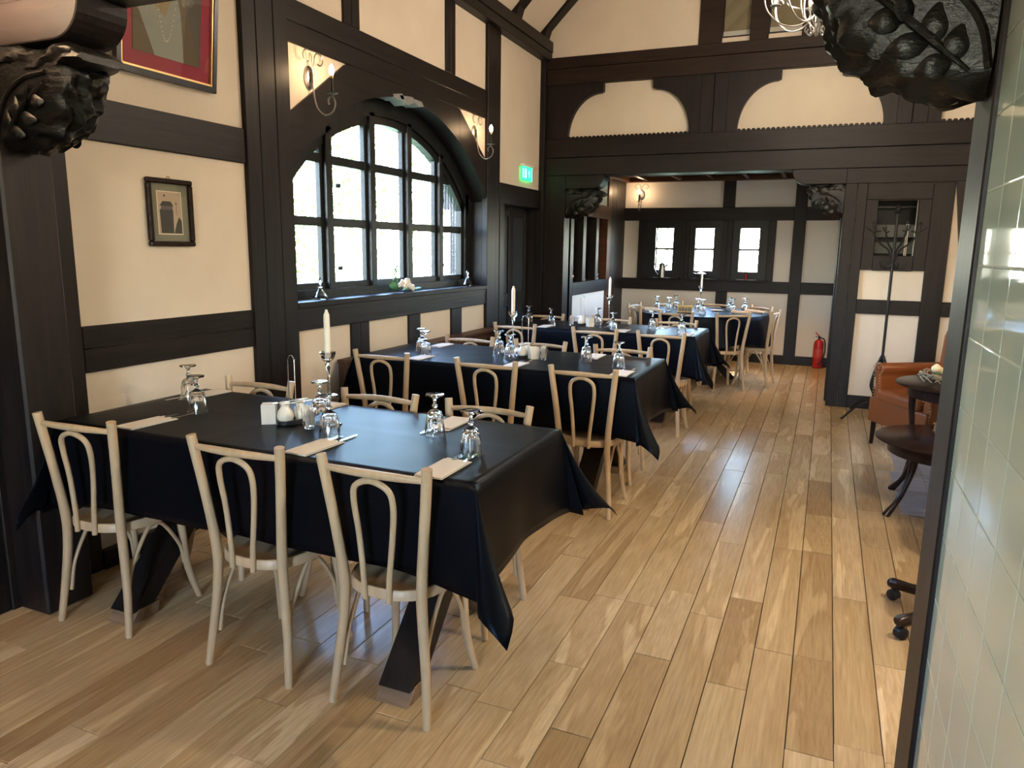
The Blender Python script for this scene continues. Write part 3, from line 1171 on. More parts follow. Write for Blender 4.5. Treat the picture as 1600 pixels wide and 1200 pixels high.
# ================================================================= chair
def make_chair():
    t_ = thing('bentwood_chair', '', 'chair', (0, 0, 0), 0, 'beige bentwood dining chairs')
    # seat: rounded, narrower at the back
    def outline(k):
        pts = []
        for i in range(28):
            a = 2 * pi * i / 28
            c, s_ = cos(a), sin(a)
            x = (abs(c) ** .75) * (1 if c > 0 else -1)
            y = (abs(s_) ** .75) * (1 if s_ > 0 else -1)
            hw = .188 + .018 * y
            pts.append((x * hw * k, y * .192 * k))
        return pts
    mb = MB()
    rings = ((.93, .425), (1, .432), (1, .462), (.97, .468), (.86, .466), (.82, .458), (.5, .454))
    for k, z in rings:
        for p in outline(k):
            mb.v.append((p[0], p[1], z))
    for i in range(len(rings) - 1):
        for j in range(28):
            j2 = (j + 1) % 28
            mb.f.append((i * 28 + j, i * 28 + j2, (i + 1) * 28 + j2, (i + 1) * 28 + j))
    mb.f.append(tuple(range(28))[::-1])
    mb.f.append(tuple(range(6 * 28, 7 * 28)))
    obj('seat', mb, 'bent', t_, True)
    for s_ in (-1, 1):
        p = spline([(s_ * .192, -.20, 0), (s_ * .178, -.178, .16), (s_ * .160, -.163, .33), (s_ * .155, -.162, .47), (s_ * .172, -.176, .65), (s_ * .190, -.192, .80), (s_ * .203, -.205, .915)], 5)
        obj('back_post', MB().tube(p, lerp_r([.0145, .0165, .0185, .0195, .0185, .0180, .0180], len(p)), 12), 'bent', t_, True)
        p = spline([(s_ * .150, .150, .43), (s_ * .150, .156, .30), (s_ * .157, .168, .15), (s_ * .180, .200, 0)], 5)
        obj('front_leg', MB().tube(p, lerp_r([.019, .018, .016, .0135], len(p)), 12), 'bent', t_, True)
        p = spline([(s_ * .164, -.162, .13), (s_ * .160, -.135, .26), (s_ * .160, -.05, .395), (s_ * .160, 0, .418), (s_ * .158, .05, .395), (s_ * .152, .135, .27), (s_ * .152, .152, .18)], 5)
        obj('side_brace', MB().tube(p, .0085, 8), 'bent', t_, True)
    p = [(-.195 + .39 * i / 12, -.198 - .022 * sin(pi * i / 12), .872 + .004 * sin(pi * i / 12)) for i in range(13)]
    obj('top_rail', MB().tube(p, lerp_r([.0105, .0135, .0145, .0135, .0105], 13), 10), 'bent', t_, True)
    p = spline([(-.048, -.196, .425), (-.052, -.194, .52), (-.066, -.194, .66), (-.076, -.204, .77), (-.062, -.214, .828), (0, -.220, .853), (.062, -.214, .828), (.076, -.204, .77), (.066, -.194, .66), (.052, -.194, .52), (.048, -.196, .425)], 5)
    obj('back_loop', MB().tube(p, .0108, 10), 'bent', t_, True)
    return t_


chair0 = make_chair()
first = [True]


def place_chair(x, y, rz, label, group):
    if first[0]:
        first[0] = False
        chair0.location = (x, y, 0)
        chair0.rotation_euler = (0, 0, rz)
        chair0['label'] = label
        chair0['group'] = group
    else:
        dup(chair0, (x, y, 0), rz, label, group)


# ================================================================= tables and cloths
ZT = .85


def make_table(x0, x1, y0, y1, label):
    t_ = thing('trestle_table', label, 'table', ((x0 + x1) / 2, (y0 + y1) / 2, 0))
    cx, cy_ = (x0 + x1) / 2, (y0 + y1) / 2
    hx, hy = (x1 - x0) / 2 - .01, (y1 - y0) / 2 - .01
    obj('tabletop', MB().box(-hx, hx, -hy, hy, ZT - .045, ZT - .006), 'darkwood', t_, bev=.004)
    for s_ in (-1, 1):
        xc = s_ * (hx - .30)
        for q in (-1, 1):
            w_ = .065
            xo = q * .0
            ya, yb = q * (hy - .03), -q * (hy - .06)
            pts = [(ya - .055, .05), (ya + .055, .05), (yb + .055, ZT - .06), (yb - .055, ZT - .06)]
            x_a, x_b = (xc - w_, xc - .002) if q > 0 else (xc + .002, xc + w_)
            obj('leg', MB().prism(0, pts, xc - w_ if q < 0 else xc - w_ + .004, xc + w_ if q < 0 else xc + w_ - .004), 'darkwood', t_)
            obj('foot_block', MB().prism(0, [(ya - .075, 0), (ya + .075, 0), (ya + .055 - q * .03, .055), (ya - .055 - q * .03, .055)], xc - w_ - .004, xc + w_ + .004), 'rawwood', t_, bev=.003)
    obj('stretcher', MB().box(-hx + .3, hx - .3, -.03, .03, .36, .44), 'darkwood', t_)
    return t_


def cloth_rect(x0, x1, y0, y1, drop, seed, label, name='tablecloth'):
    """rectangular cloth: flat top, hanging sides with soft folds, pointed corners"""
    rn = random.Random(seed)
    hx, hy = (x1 - x0) / 2, (y1 - y0) / 2
    ph = [rn.uniform(0, 6) for _ in range(6)]
    # perimeter stations: (base point, outward dir, drop factor, corner amount)
    st = []
    NX, NY, NC = 44, 20, 14
    cor = [((hx, -hy), -90), ((hx, hy), 0), ((-hx, hy), 90), ((-hx, -hy), 180)]
    for c, ((bx, by), a0) in enumerate(cor):
        for i in range(NC + 1):
            th = radians(a0 + 90 * i / NC)
            tt = radians(90 * i / NC)
            ln = 1 / max(cos(tt), sin(tt))
            st.append((bx, by, cos(th), sin(th), ln, sin(2 * tt)))
        nx_, ny_ = cor[(c + 1) % 4][0]
        nn = NY if c in (0, 2) else NX
        th = radians(a0 + 90)
        for i in range(1, nn):
            u = i / nn
            st.append((bx + (nx_ - bx) * u, by + (ny_ - by) * u, cos(th), sin(th), 1, 0))
    nS = len(st)
    ND = 12
    mb = MB()
    for d in range(ND + 1):
        t_ = d / ND
        for k, (bx, by, ox, oy, ln, cn) in enumerate(st):
            rho = drop * ln * t_
            s_ = k / nS * 2 * pi
            wave = (.010 * sin(bx * 9 + ph[0] + by * 5) + .008 * sin(bx * 17 + ph[1]) + .006 * sin(by * 21 + ph[2])) * t_ * (1 - cn)
            flare = .006 * (1 - math.exp(-t_ * 8)) + (.010 * t_ + wave * .6) + cn * .58 * rho * (.6 + .4 * t_)
            # near the corners the side of the cloth is drawn down and outwards
            sx_, sy_ = hx - abs(bx), hy - abs(by)
            s_c = max(sx_, sy_)
            wc = max(0, 1 - s_c / .42) ** 2
            lat = .10 * wc * t_ * (1 - cn)
            flare += .035 * wc * t_ * (1 - cn)
            down = sqrt(max(rho ** 2 - (flare * .8) ** 2, 0)) if rho > 0 else 0
            down += .045 * wc * t_ * (1 - cn)
            if d == 0: flare = 0
            lx = (1 if bx > 0 else -1) * lat * abs(oy) ** 4
            ly = (1 if by > 0 else -1) * lat * abs(ox) ** 4
            vx = max(bx + ox * flare + lx, (-2.975 if y0 < 3 else -3.015) - (x0 + x1) / 2)
            mb.v.append((vx, by + oy * flare + ly, ZT - down - .0015 * (d > 0)))
    for d in range(ND):
        for k in range(nS):
            k2 = (k + 1) % nS
            mb.f.append((d * nS + k, d * nS + k2, (d + 1) * nS + k2, (d + 1) * nS + k))
    # top surface: grid with two faint fold ridges, joined by proximity to the rim
    gx, gy = 60, 24
    b = len(mb.v)
    for j in range(gy + 1):
        for i in range(gx + 1):
            x, y = -hx + 2 * hx * i / gx, -hy + 2 * hy * j / gy
            e = min(1, (hx - abs(x)) * 20) * min(1, (hy - abs(y)) * 20)
            z = ZT + e * (.0012 * math.exp(-((y - hy * .08) / .008) ** 2) + .0014 * math.exp(-((x - hx * .52) / .012) ** 2) + .0014 * math.exp(-((x + hx * .2) / .012) ** 2)
                          + .0007 * sin(x * 13 + ph[4]) * sin(y * 17 + ph[5]))
            mb.v.append((x, y, z))
    for j in range(gy):
        for i in range(gx):
            a = b + j * (gx + 1) + i
            mb.f.append((a, a + 1, a + gx + 2, a + gx + 1))
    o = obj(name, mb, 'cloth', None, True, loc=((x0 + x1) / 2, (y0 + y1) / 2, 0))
    sd = o.modifiers.new('thickness', 'SOLIDIFY')
    sd.thickness = .0015
    sd.offset = -1
    return tag(o, label, 'tablecloth', 'black tablecloths')


T1 = (-2.965, -.985, 2.03, 2.85)
T2 = (-2.985, -1.0, 4.21, 5.11)
T3 = (-2.92, -1.03, 6.56, 7.37)
for T_, nm in ((T1, 'front'), (T2, 'second'), (T3, 'third')):
    make_table(*T_, 'dark trestle table with crossed plank legs under the %s black cloth' % nm)
cloth_rect(*T1, .34, 1, 'black cloth on the front table, nearest the camera')
cloth_rect(*T2, .34, 5, 'black cloth on the second table, below the arched window')
cloth_rect(*T3, .34, 9, 'black cloth on the third table, in front of the alcove opening')

CH = [
    (-2.72, 2.13, .04, 'left of three on the near side of the front table', 'near front'),
    (-1.885, 2.13, 0, 'middle of three on the near side of the front table', ''),
    (-1.305, 2.13, 0, 'right of three on the near side of the front table', ''),
    (-2.67, 2.73, pi + .03, 'left of three on the far side of the front table', ''),
    (-1.94, 2.73, pi, 'middle of three on the far side of the front table', ''),
    (-1.36, 2.73, pi, 'right of three on the far side of the front table', ''),
    (-2.69, 4.30, 0, 'left of three on the near side of the second table', ''),
    (-1.915, 4.29, 0, 'middle of three on the near side of the second table', ''),
    (-1.275, 4.29, -.03, 'right of three on the near side of the second table', ''),
    (-2.57, 4.98, pi, 'left of three on the far side of the second table', ''),
    (-1.97, 4.98, pi, 'middle of three on the far side of the second table', ''),
    (-1.32, 4.97, pi + .03, 'right of three on the far side of the second table', ''),
    (-2.64, 6.47, 0, 'left of three on the near side of the third table', ''),
    (-1.86, 6.45, 0, 'middle of three on the near side of the third table', ''),
    (-1.26, 6.45, -.05, 'right of three on the near side of the third table', ''),
    (-2.78, 7.26, pi, 'left of three on the far side of the third table', ''),
    (-2.04, 7.26, pi, 'middle of three on the far side of the third table', ''),
    (-1.37, 7.27, pi, 'right of three on the far side of the third table', ''),
]
for x, y, rz, lb, _ in CH:
    grp = 'chairs around the %s table' % ('front' if 'front' in lb else 'second' if 'second' in lb else 'third')
    place_chair(x, y, rz, 'beige bentwood chair, ' + lb, grp)
# round table in the alcove
RC = (-1.42, 9.42)
RR = .80
t4 = thing('round_table', 'round table on dark crossed legs in the alcove', 'table', (RC[0], RC[1], 0))
obj('tabletop', MB().lathe([(.01, ZT - .045), (RR - .01, ZT - .045), (RR - .005, ZT - .006), (.01, ZT - .006)], 48), 'darkwood', t4)
for k in range(2):
    a = k * pi / 2 + .35
    for q in (-1, 1):
        d0 = Vector((cos(a), sin(a), 0))
        n0 = Vector((-sin(a), cos(a), 0)) * .05
        lo = [d0 * q * .48, d0 * q * .36]
        hi = [d0 * -q * .30, d0 * -q * .42]
        mb = MB()
        zz = .05
        vs = []
        for off in (-1, 1):
            for p, z in ((lo[0], 0), (lo[1], 0), (hi[1], ZT - .05), (hi[0], ZT - .05)):
                vs.append(tuple(p + n0 * off * (.9 if q > 0 else 1) + Vector((0, 0, z))))
        mb.v = vs
        mb.f = [(0, 1, 2, 3), (7, 6, 5, 4), (0, 4, 5, 1), (1, 5, 6, 2), (2, 6, 7, 3), (3, 7, 4, 0)]
        obj('leg', mb, 'darkwood', t4)


def cloth_round(c, r_, drop, label):
    mb = MB()
    S, D = 96, 10
    for d in range(D + 1):
        t_ = d / D
        for k in range(S):
            a = 2 * pi * k / S
            w_ = .018 * sin(a * 11) * t_ + .012 * sin(a * 17 + 1) * t_
            rr_ = r_ + (.012 * (1 - math.exp(-8 * t_)) + .03 * t_ + w_) * (d > 0)
            sq = 1 + .12 * cos(4 * a)
            mb.v.append((rr_ * cos(a), rr_ * sin(a), ZT - drop * t_ * sq - .001 * (d > 0)))
    for d in range(D):
        for k in range(S):
            k2 = (k + 1) % S
            mb.f.append((d * S + k, d * S + k2, (d + 1) * S + k2, (d + 1) * S + k))
    mb.f.append(tuple(range(S)))
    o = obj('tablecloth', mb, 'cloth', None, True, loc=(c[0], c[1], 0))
    return tag(o, label, 'tablecloth', 'black tablecloths')


cloth_round(RC, RR, .36, 'black cloth on the round table in the alcove')
for deg, lb in ((-58, 'in front of the round alcove table, right one'), (-100, 'in front of the round alcove table, left one'),
                (-145, 'at the left front of the round alcove table'), (172, 'at the far left of the round alcove table, beside the niches'),
                (128, 'behind the round table, below the left alcove window'), (86, 'behind the round table, below the middle alcove window'),
                (42, 'at the right rear of the round alcove table'), (-8, 'at the right side of the round alcove table')):
    a = radians(deg)
    d = .90 - .205
    place_chair(RC[0] + cos(a) * d, RC[1] + sin(a) * d, a + pi / 2, 'beige bentwood chair ' + lb, 'chairs around the round alcove table')

# ================================================================= tableware
ZC = ZT + .0016


def make_goblet():
    H = .168
    prof = [(.0405, 0, 0), (.0428, .001, 0), (.0415, .02, .3), (.0395, .026, 1), (.0345, .065, 1), (.0300, .088, 1), (.024, .098, 1), (.010, .106, 0), (.0075, .112, 0), (.012, .118, 0), (.0125, .123, 0),
            (.0075, .128, 0), (.0065, .140, 0), (.009, .150, 0), (.018, .158, 0), (.036, .162, 0), (.0385, .165, 0), (.036, .1685, 0), (.008, .1655, 0), (.001, .1655, 0)]
    inner = [(.001, .088, 0), (.016, .086, .0), (.024, .078, 0), (.030, .060, 0), (.036, .03, 0), (.0405, 0, 0)]
    mb = MB()
    seg = 40
    mb.lathe(prof, seg, flute=.055, nf=10)
    mb.f = mb.f[:-2]
    b = 0
    base = len(mb.v)
    for p in inner[:-1]:
        for k in range(seg):
            a = 2 * pi * k / seg
            mb.v.append((p[0] * cos(a), p[0] * sin(a), p[1]))
    rows = [base + i * seg for i in range(len(inner) - 1)] + [0]
    for i in range(len(rows) - 1):
        for k in range(seg):
            k2 = (k + 1) % seg
            mb.f.append((rows[i] + k, rows[i] + k2, rows[i + 1] + k2, rows[i + 1] + k))
    mb.f.append(tuple(base + k for k in range(seg)))
    mb.f.append(tuple((len(prof) - 1) * seg + k for k in range(seg)))
    return mb


g0 = [None]


def goblet(x, y, label, group, sc_=1):
    if g0[0] is None:
        o = obj('goblet', make_goblet(), 'glass', None, True)
        g0[0] = o.data
    else:
        o = link('goblet', g0[0])
    o.location = (x, y, ZC)
    o.rotation_euler = (0, 0, x * 7)
    o.scale = (sc_, sc_, sc_)
    tag(o, label, 'glass', group)


G = {
    'front': [(-2.56, 2.41, 'nearer of two at the left end of'), (-2.82, 2.61, 'farther of two at the left end of'), (-1.77, 2.32, 'front one of two beside the candle on'),
              (-1.99, 2.55, 'rear one of two beside the candle on'), (-1.41, 2.53, 'by the far right place of'), (-1.15, 2.33, 'at the near right corner of')],
    'second': [(-2.67, 4.60, 'farther of two at the left end of'), (-2.56, 4.46, 'nearer of two at the left end of'), (-2.13, 4.77, 'left of the candle on'), (-1.97, 4.60, 'right before the candle on'),
               (-1.46, 4.72, 'by the far right place of'), (-1.19, 4.56, 'at the near right corner of')],
    'third': [(-2.80, 7.02, 'at the left end, before the dark door, on'), (-2.50, 6.87, 'second from the left on'), (-2.10, 7.14, 'behind the white napkin holder on'), (-1.82, 6.70, 'right of the white candle on'),
              (-1.52, 7.05, 'by the far right place of'), (-1.20, 6.83, 'at the near right corner of')],
    'round': [(-1.98, 9.40, 'leftmost on'), (-1.80, 9.26, 'second from left, foremost of the left three on'), (-1.80, 9.74, 'third from left, rearmost of the left three on'), (-1.44, 9.26, 'behind the yellow sign on'),
              (-1.36, 9.10, 'right beside the yellow sign on'), (-1.12, 9.72, 'rear one of the right three on'), (-1.05, 9.45, 'foremost of the right three on'), (-.93, 9.70, 'rightmost on')],
}
TN = {'front': 'the front table', 'second': 'the second table', 'third': 'the third table', 'round': 'the round table'}
for k, l_ in G.items():
    for x, y, s_ in l_:
        goblet(x, y, 'upturned fluted glass goblet, %s %s' % (s_, TN[k]), 'upturned goblets on ' + TN[k])


def napkin_mesh():
    w_, l_ = .052, .118
    mb = MB()
    mb.prism(2, [(-w_, -l_), (w_, -l_), (w_, l_ - .012), (-w_, l_)], 0, .002)
    mb.prism(2, [(-w_ + .001, -l_ + .001), (w_ - .001, -l_ + .002), (w_ - .001, l_ - .035), (-w_ + .001, l_ - .028)], .0045, .0062)
    mb.prism(0, [(-l_ + .0005, 0), (-l_ + .003, 0), (-l_ + .003, .006), (-l_ + .0005, .006)], -w_ + .001, w_ - .001)
    return mb


def fork_mesh():
    mb = MB()
    z = .0025
    mb.prism(2, [(-.006, -.10), (.006, -.10), (.0035, .04), (-.0035, .04)], z, z + .0016)
    mb.prism(2, [(-.0035, .04), (.0035, .04), (.0115, .065), (.0115, .078), (-.0115, .078), (-.0115, .065)], z, z + .0016)
    for i in range(4):
        x = -.0115 + i * .0069
        mb.box(x, x + .0024, .078, .122, z, z + .0016)
    return mb


def knife_mesh():
    mb = MB()
    z = .0025
    mb.prism(2, [(-.006, -.10), (.006, -.10), (.005, .015), (-.005, .015)], z, z + .0018)
    mb.prism(2, [(-.005, .015), (.005, .015), (.009, .10), (.007, .155), (0, .17), (-.005, .155)], z, z + .0014)
    return mb


NM = [None, None, None]


def setting(x, y, rz, seat, tb):
    made = []
    for i, (nm, fn, m, dx, dy, lb, cat) in enumerate((
            ('napkin_pocket', napkin_mesh, 'paper', 0, 0, 'pale paper napkin pocket', 'napkin'),
            ('fork', fork_mesh, 'steel', -.018, .045, 'steel fork sticking out of the paper pocket', 'fork'),
            ('knife', knife_mesh, 'steel', .026, .045, 'steel knife sticking out of the paper pocket', 'knife'))):
        if NM[i] is None:
            o = obj(nm, fn(), m, None)
            NM[i] = o.data
        else:
            o = link(nm, NM[i])
        c, s_ = cos(rz), sin(rz)
        o.location = (x + dx * c - dy * s_, y + dx * s_ + dy * c, ZC)
        o.rotation_euler = (0, 0, rz)
        tag(o, '%s, %s of %s' % (lb, seat, TN[tb]), cat, '%ss on %s' % (cat, TN[tb]))


for x, y, rz, s_, tb in (
        (-2.59, 2.17, -.05, 'near left place', 'front'), (-1.72, 2.17, -.05, 'near middle place', 'front'), (-1.155, 2.14, 0, 'near right place', 'front'),
        (-2.84, 2.73, pi - .1, 'far left place', 'front'), (-2.12, 2.73, pi, 'far middle place', 'front'), (-1.44, 2.72, pi, 'far right place', 'front'),
        (-2.52, 4.34, 0, 'near left place', 'second'), (-1.82, 4.36, 0, 'near middle place', 'second'), (-1.11, 4.36, 0, 'near right place', 'second'),
        (-2.70, 4.95, pi, 'far left place', 'second'), (-2.10, 4.97, pi, 'far middle place', 'second'), (-1.47, 4.96, pi, 'far right place', 'second'),
        (-2.50, 6.72, 0, 'near left place', 'third'), (-1.72, 6.70, 0, 'near middle place', 'third'), (-1.13, 6.70, 0, 'near right place', 'third'),
        (-1.45, 7.22, pi, 'far right place', 'third')):
    setting(x, y, rz, s_, tb)


def candle_set(x, y, tb, h=.30):
    prof = [(.050, 0), (.052, .002), (.050, .005), (.012, .010), (.007, .018), (.0055, .06), (.006, .12), (.0055, .20), (.007, .235), (.011, .25), (.012, .262), (.016, .27), (.026, .285), (.032, .300), (.033, .312), (.029, .312), (.0145, .288), (.001, .287)]
    o = obj('candlestick', MB().lathe(prof, 28), 'glass', None, True, loc=(x, y, ZC))
    tag(o, 'tall clear glass candlestick on %s' % TN[tb], 'candlestick', 'glass candlesticks')
    c = thing('candle', 'tall ivory taper candle in the glass candlestick on %s' % TN[tb], 'candle', (x, y, ZC + .2885), 0, 'ivory candles')
    obj('wax', MB().lathe([(.0125, 0), (.0125, .165), (.0115, .18), (.006, .192), (.0055, .200), (.001, .2)], 16), 'wax', c, True)
    obj('wick', MB().tube([(0, 0, .199), (.001, 0, .208)], .0012, 5), 'black_iron', c)


candle_set(-1.89, 2.48, 'front')
candle_set(-2.01, 4.74, 'second')
candle_set(-1.93, 6.95, 'third')
candle_set(-1.46, 9.55, 'round')


def caddy(x, y, rz, tb, nap=(-.10, -.03), tooth=(.115, -.01)):
    t_ = thing('cruet_stand', 'cruet stand with black base and tall chrome hoop on %s' % TN[tb], 'cruet stand', (x, y, ZC), rz, 'cruet stands')
    mb = MB()
    mb.lathe([(.036, 0), (.042, .002), (.042, .016), (.037, .02), (.03, .02), (.03, .012), (.001, .012)], 24, sx=1.75, sy=1.05)
    obj('base', mb, 'plastic', t_, True)
    p = [(0, -.025, .012), (0, -.025, .265)] + [(0, -.025 * cos(pi * i / 8), .265 + .026 * sin(pi * i / 8)) for i in range(1, 8)] + [(0, .025, .265), (0, .025, .012)]
    obj('handle_hoop', MB().tube(p, .0022, 8), 'steel', t_, True)
    p = [(.058 * cos(a * pi / 2 + pi / 4) * 1.1, .030 * (1 if a in (0, 1) else -1) * 1.0, .082) for a in range(4)]
    p = [(.078, .026, .092), (-.078, .026, .092), (-.078, -.026, .092), (.078, -.026, .092), (.078, .026, .092)]
    obj('wire_guard', MB().tube(p, .0018, 6), 'steel', t_)
    c, s_ = cos(rz), sin(rz)

    def wpos(dx, dy): return (x + dx * c - dy * s_, y + dx * s_ + dy * c)
    for dx, nm in ((-.037, 'left'), (.037, 'right')):
        px, py = wpos(dx, 0)
        prof = [(.012, 0, 0), (.020, .002, .5), (.0255, .014, 1), (.0255, .024, 1), (.0205, .038, .8), (.0135, .050, .3), (.0125, .056, 0), (.0155, .061, 0), (.0165, .066, 0), (.014, .0685, 0), (.001, .069, 0)]
        o = obj('salt_pot', MB().lathe(prof, 32, flute=.04, nf=8), 'ceramic', None, True, loc=(px, py, ZC + .0125))
        o.scale = (1.32, 1.32, 1.25)
        tag(o, 'cream ribbed ceramic shaker, %s one in the cruet stand on %s' % (nm, TN[tb]), 'shaker', 'ceramic shakers')
    # napkins in a holder
    px, py = wpos(*nap)
    nh = thing('napkin_holder', 'upright napkin holder filled with white paper napkins on %s' % TN[tb], 'napkin holder', (px, py, ZC), rz + .9, 'napkin holders')
    obj('holder', MB().box(-.004, .0, -.03, .03, 0, .045).box(-.03, .03, -.03, .03, 0, .003), 'ceramic', nh)
    nb = MB()
    for i in range(9):
        o_ = -.027 + i * .0066
        if abs(o_ + .002) < .0045: continue
        nb.prism(1, [(o_, .003), (o_ + .004, .003), (o_ + .0055 + .002 * ((i * 7) % 3), .084 - .003 * (i % 3)), (o_ + .001, .084 - .002 * (i % 2))], -.029 + .002 * (i % 2), .030)
    tag(obj('napkins', nb, 'ceramic' if tb != 'front' else 'paper', nh), kind='stuff')
    # small glass of paper-wrapped toothpicks
    px, py = wpos(*tooth)
    o = obj('toothpick_glass', MB().lathe([(.016, 0), (.0165, .001), (.024, .062), (.0225, .062), (.0155, .008), (.001, .008)], 20), 'glass', None, True, loc=(px, py, ZC))
    o.scale = (1.3, 1.3, 1.3)
    tag(o, 'small flared glass of wrapped toothpicks on %s' % TN[tb], 'glass', 'toothpick glasses')
    tp_ = MB()
    rn = random.Random(5)
    for i in range(26):
        a, q = rn.uniform(0, 6.28), rn.uniform(0, .011)
        a2, q2 = a + rn.uniform(-.5, .5), q + rn.uniform(.002, .009)
        tp_.tube([(q * cos(a), q * sin(a), .009), (q2 * cos(a2), q2 * sin(a2), .066 + rn.uniform(0, .012))], .0017, 5)
    o = obj('toothpicks', tp_, 'paper', None, loc=(px, py, ZC + .001))
    o.scale = (1.25, 1.25, 1.28)
    tag(o, 'bunch of paper-wrapped toothpicks in the small glass on %s' % TN[tb], 'toothpicks', kind='stuff')


caddy(-2.05, 2.44, 1.25, 'front', (-.07, .07), (-.005, -.125))
caddy(-1.90, 4.70, 1.45, 'second', (-.03, -.085), (-.03, -.16))
caddy(-2.22, 7.02, 1.45, 'third', (-.08, -.12), (-.09, .08))

# things on the round table
o = thing('sign_box', 'small yellow framed card on the round table', 'sign', (-1.58, 9.15, ZC), .1)
obj('card', MB().box(-.09, .09, -.02, .02, .002, .085), 'signbox', o, bev=.003)
obj('print', MB().box(-.075, -.045, -.0215, -.0202, .015, .06).box(-.04, -.01, -.0215, -.0202, .015, .065).box(-.004, .03, -.0215, -.0202, .015, .058).box(.036, .078, -.0215, -.0202, .015, .062), 'signprint', o)
for x, y, rz, lb in ((-2.05, 9.28, .5, 'beige rolled napkin at the left front of the round table'), (-1.95, 9.08, .1, 'white folded napkin at the near left edge of the round table'),
                     (-.93, 9.28, -.3, 'beige rolled napkin, front one at the right of the round table'), (-.80, 9.52, -.2, 'beige rolled napkin, rear one at the right edge of the round table')):
    mb = MB().tube([(-.12, 0, .022), (-.11, 0, .024), (-.06, 0, .022), (.08, 0, .018), (.12, 0, .017)], [.012, .024, .020, .017, .013], 10)
    tag(obj('rolled_napkin', mb, 'beigepaper' if 'beige' in lb else 'paper', None, True, loc=(x, y, ZC), rz=rz), lb, 'napkin', 'rolled napkins on the round table')
o = tag(obj('bread_plate', MB().lathe([(.04, 0), (.08, .01), (.082, .013), (.04, .004), (.001, .003)], 28), 'paper', None, True, loc=(-1.26, 9.62, ZC)), 'white side plate with a folded napkin behind the candle on the round table', 'plate')

# ================================================================= wall lights
def sconce(x, y, z, rz, label):
    """local: +X out of the wall"""
    t_ = thing('wall_sconce', label, 'wall lamp', (x, y, z), rz, 'wrought iron candle sconces')
    mb = MB()
    mb.tube([(0, 0, 0), (.008, 0, 0), (.013, 0, 0), (.018, 0, 0)], [.055, .055, .045, .038], 24)
    for i in range(0, 0): pass
    o = obj('back_plate', mb, 'brushed', t_, True)
    o.scale = (1, .85, 1.35)
    obj('collar', MB().tube([(.035, 0, -.03), (.035, 0, .03)], .012, 12).tube([(.0, 0, 0), (.035, 0, 0)], .007, 8), 'brushed', t_, True)
    for s_ in (-1, 1):
        p = [(.035, 0, .02), (.036, s_ * .004, .06), (.038, s_ * .012, .10)]
        cyy, czz = s_ * .062, .115
        for i in range(17):
            a = pi - i * pi / 9.5
            r_ = .050 * (1 - i / 34)
            p.append((.04, cyy - s_ * r_ * -cos(a), czz + r_ * sin(a)))
        obj('scroll', MB().tube(p, .0045, 8, flat=.8), 'brushed', t_, True)
    p = [(.035, 0, -.03), (.04, 0, -.10), (.06, 0, -.18), (.10, 0, -.225), (.14, 0, -.235), (.185, 0, -.215), (.205, 0, -.17), (.19, 0, -.13), (.165, 0, -.125), (.15, 0, -.145), (.155, 0, -.17)]
    obj('arm', MB().tube(spline(p, 4), .005, 8), 'brushed', t_, True)
    obj('drip_pan', MB().lathe([(.004, -.128), (.008, -.118), (.012, -.112), (.036, -.106), (.038, -.103), (.014, -.106), (.008, -.10)], 20, cx=.182), 'silver', t_, True)
    obj('candle_tube', MB().lathe([(.011, -.108), (.011, -.015), (.010, -.012)], 14, cx=.182), 'black_iron', t_, True)
    obj('socket', MB().lathe([(.0115, -.015), (.0115, .003), (.008, .005)], 14, cx=.182), 'brass', t_, True)
    obj('bulb', MB().lathe([(.008, .004), (.014, .018), (.0165, .034), (.013, .052), (.006, .066), (.001, .072)], 14, cx=.182), 'sconce_bulb', t_, True)
    return t_


s1 = sconce(-3.198, 4.09, 2.665, 0, 'iron candle sconce with lit bulb at the left of the arched window')
dup(s1, (-3.198, 6.52, 2.665), 0, 'iron candle sconce with lit bulb at the right of the arched window')
dup(s1, (-2.68, 11.248, 2.42), -pi / 2, 'iron candle sconce glowing on the alcove back wall')

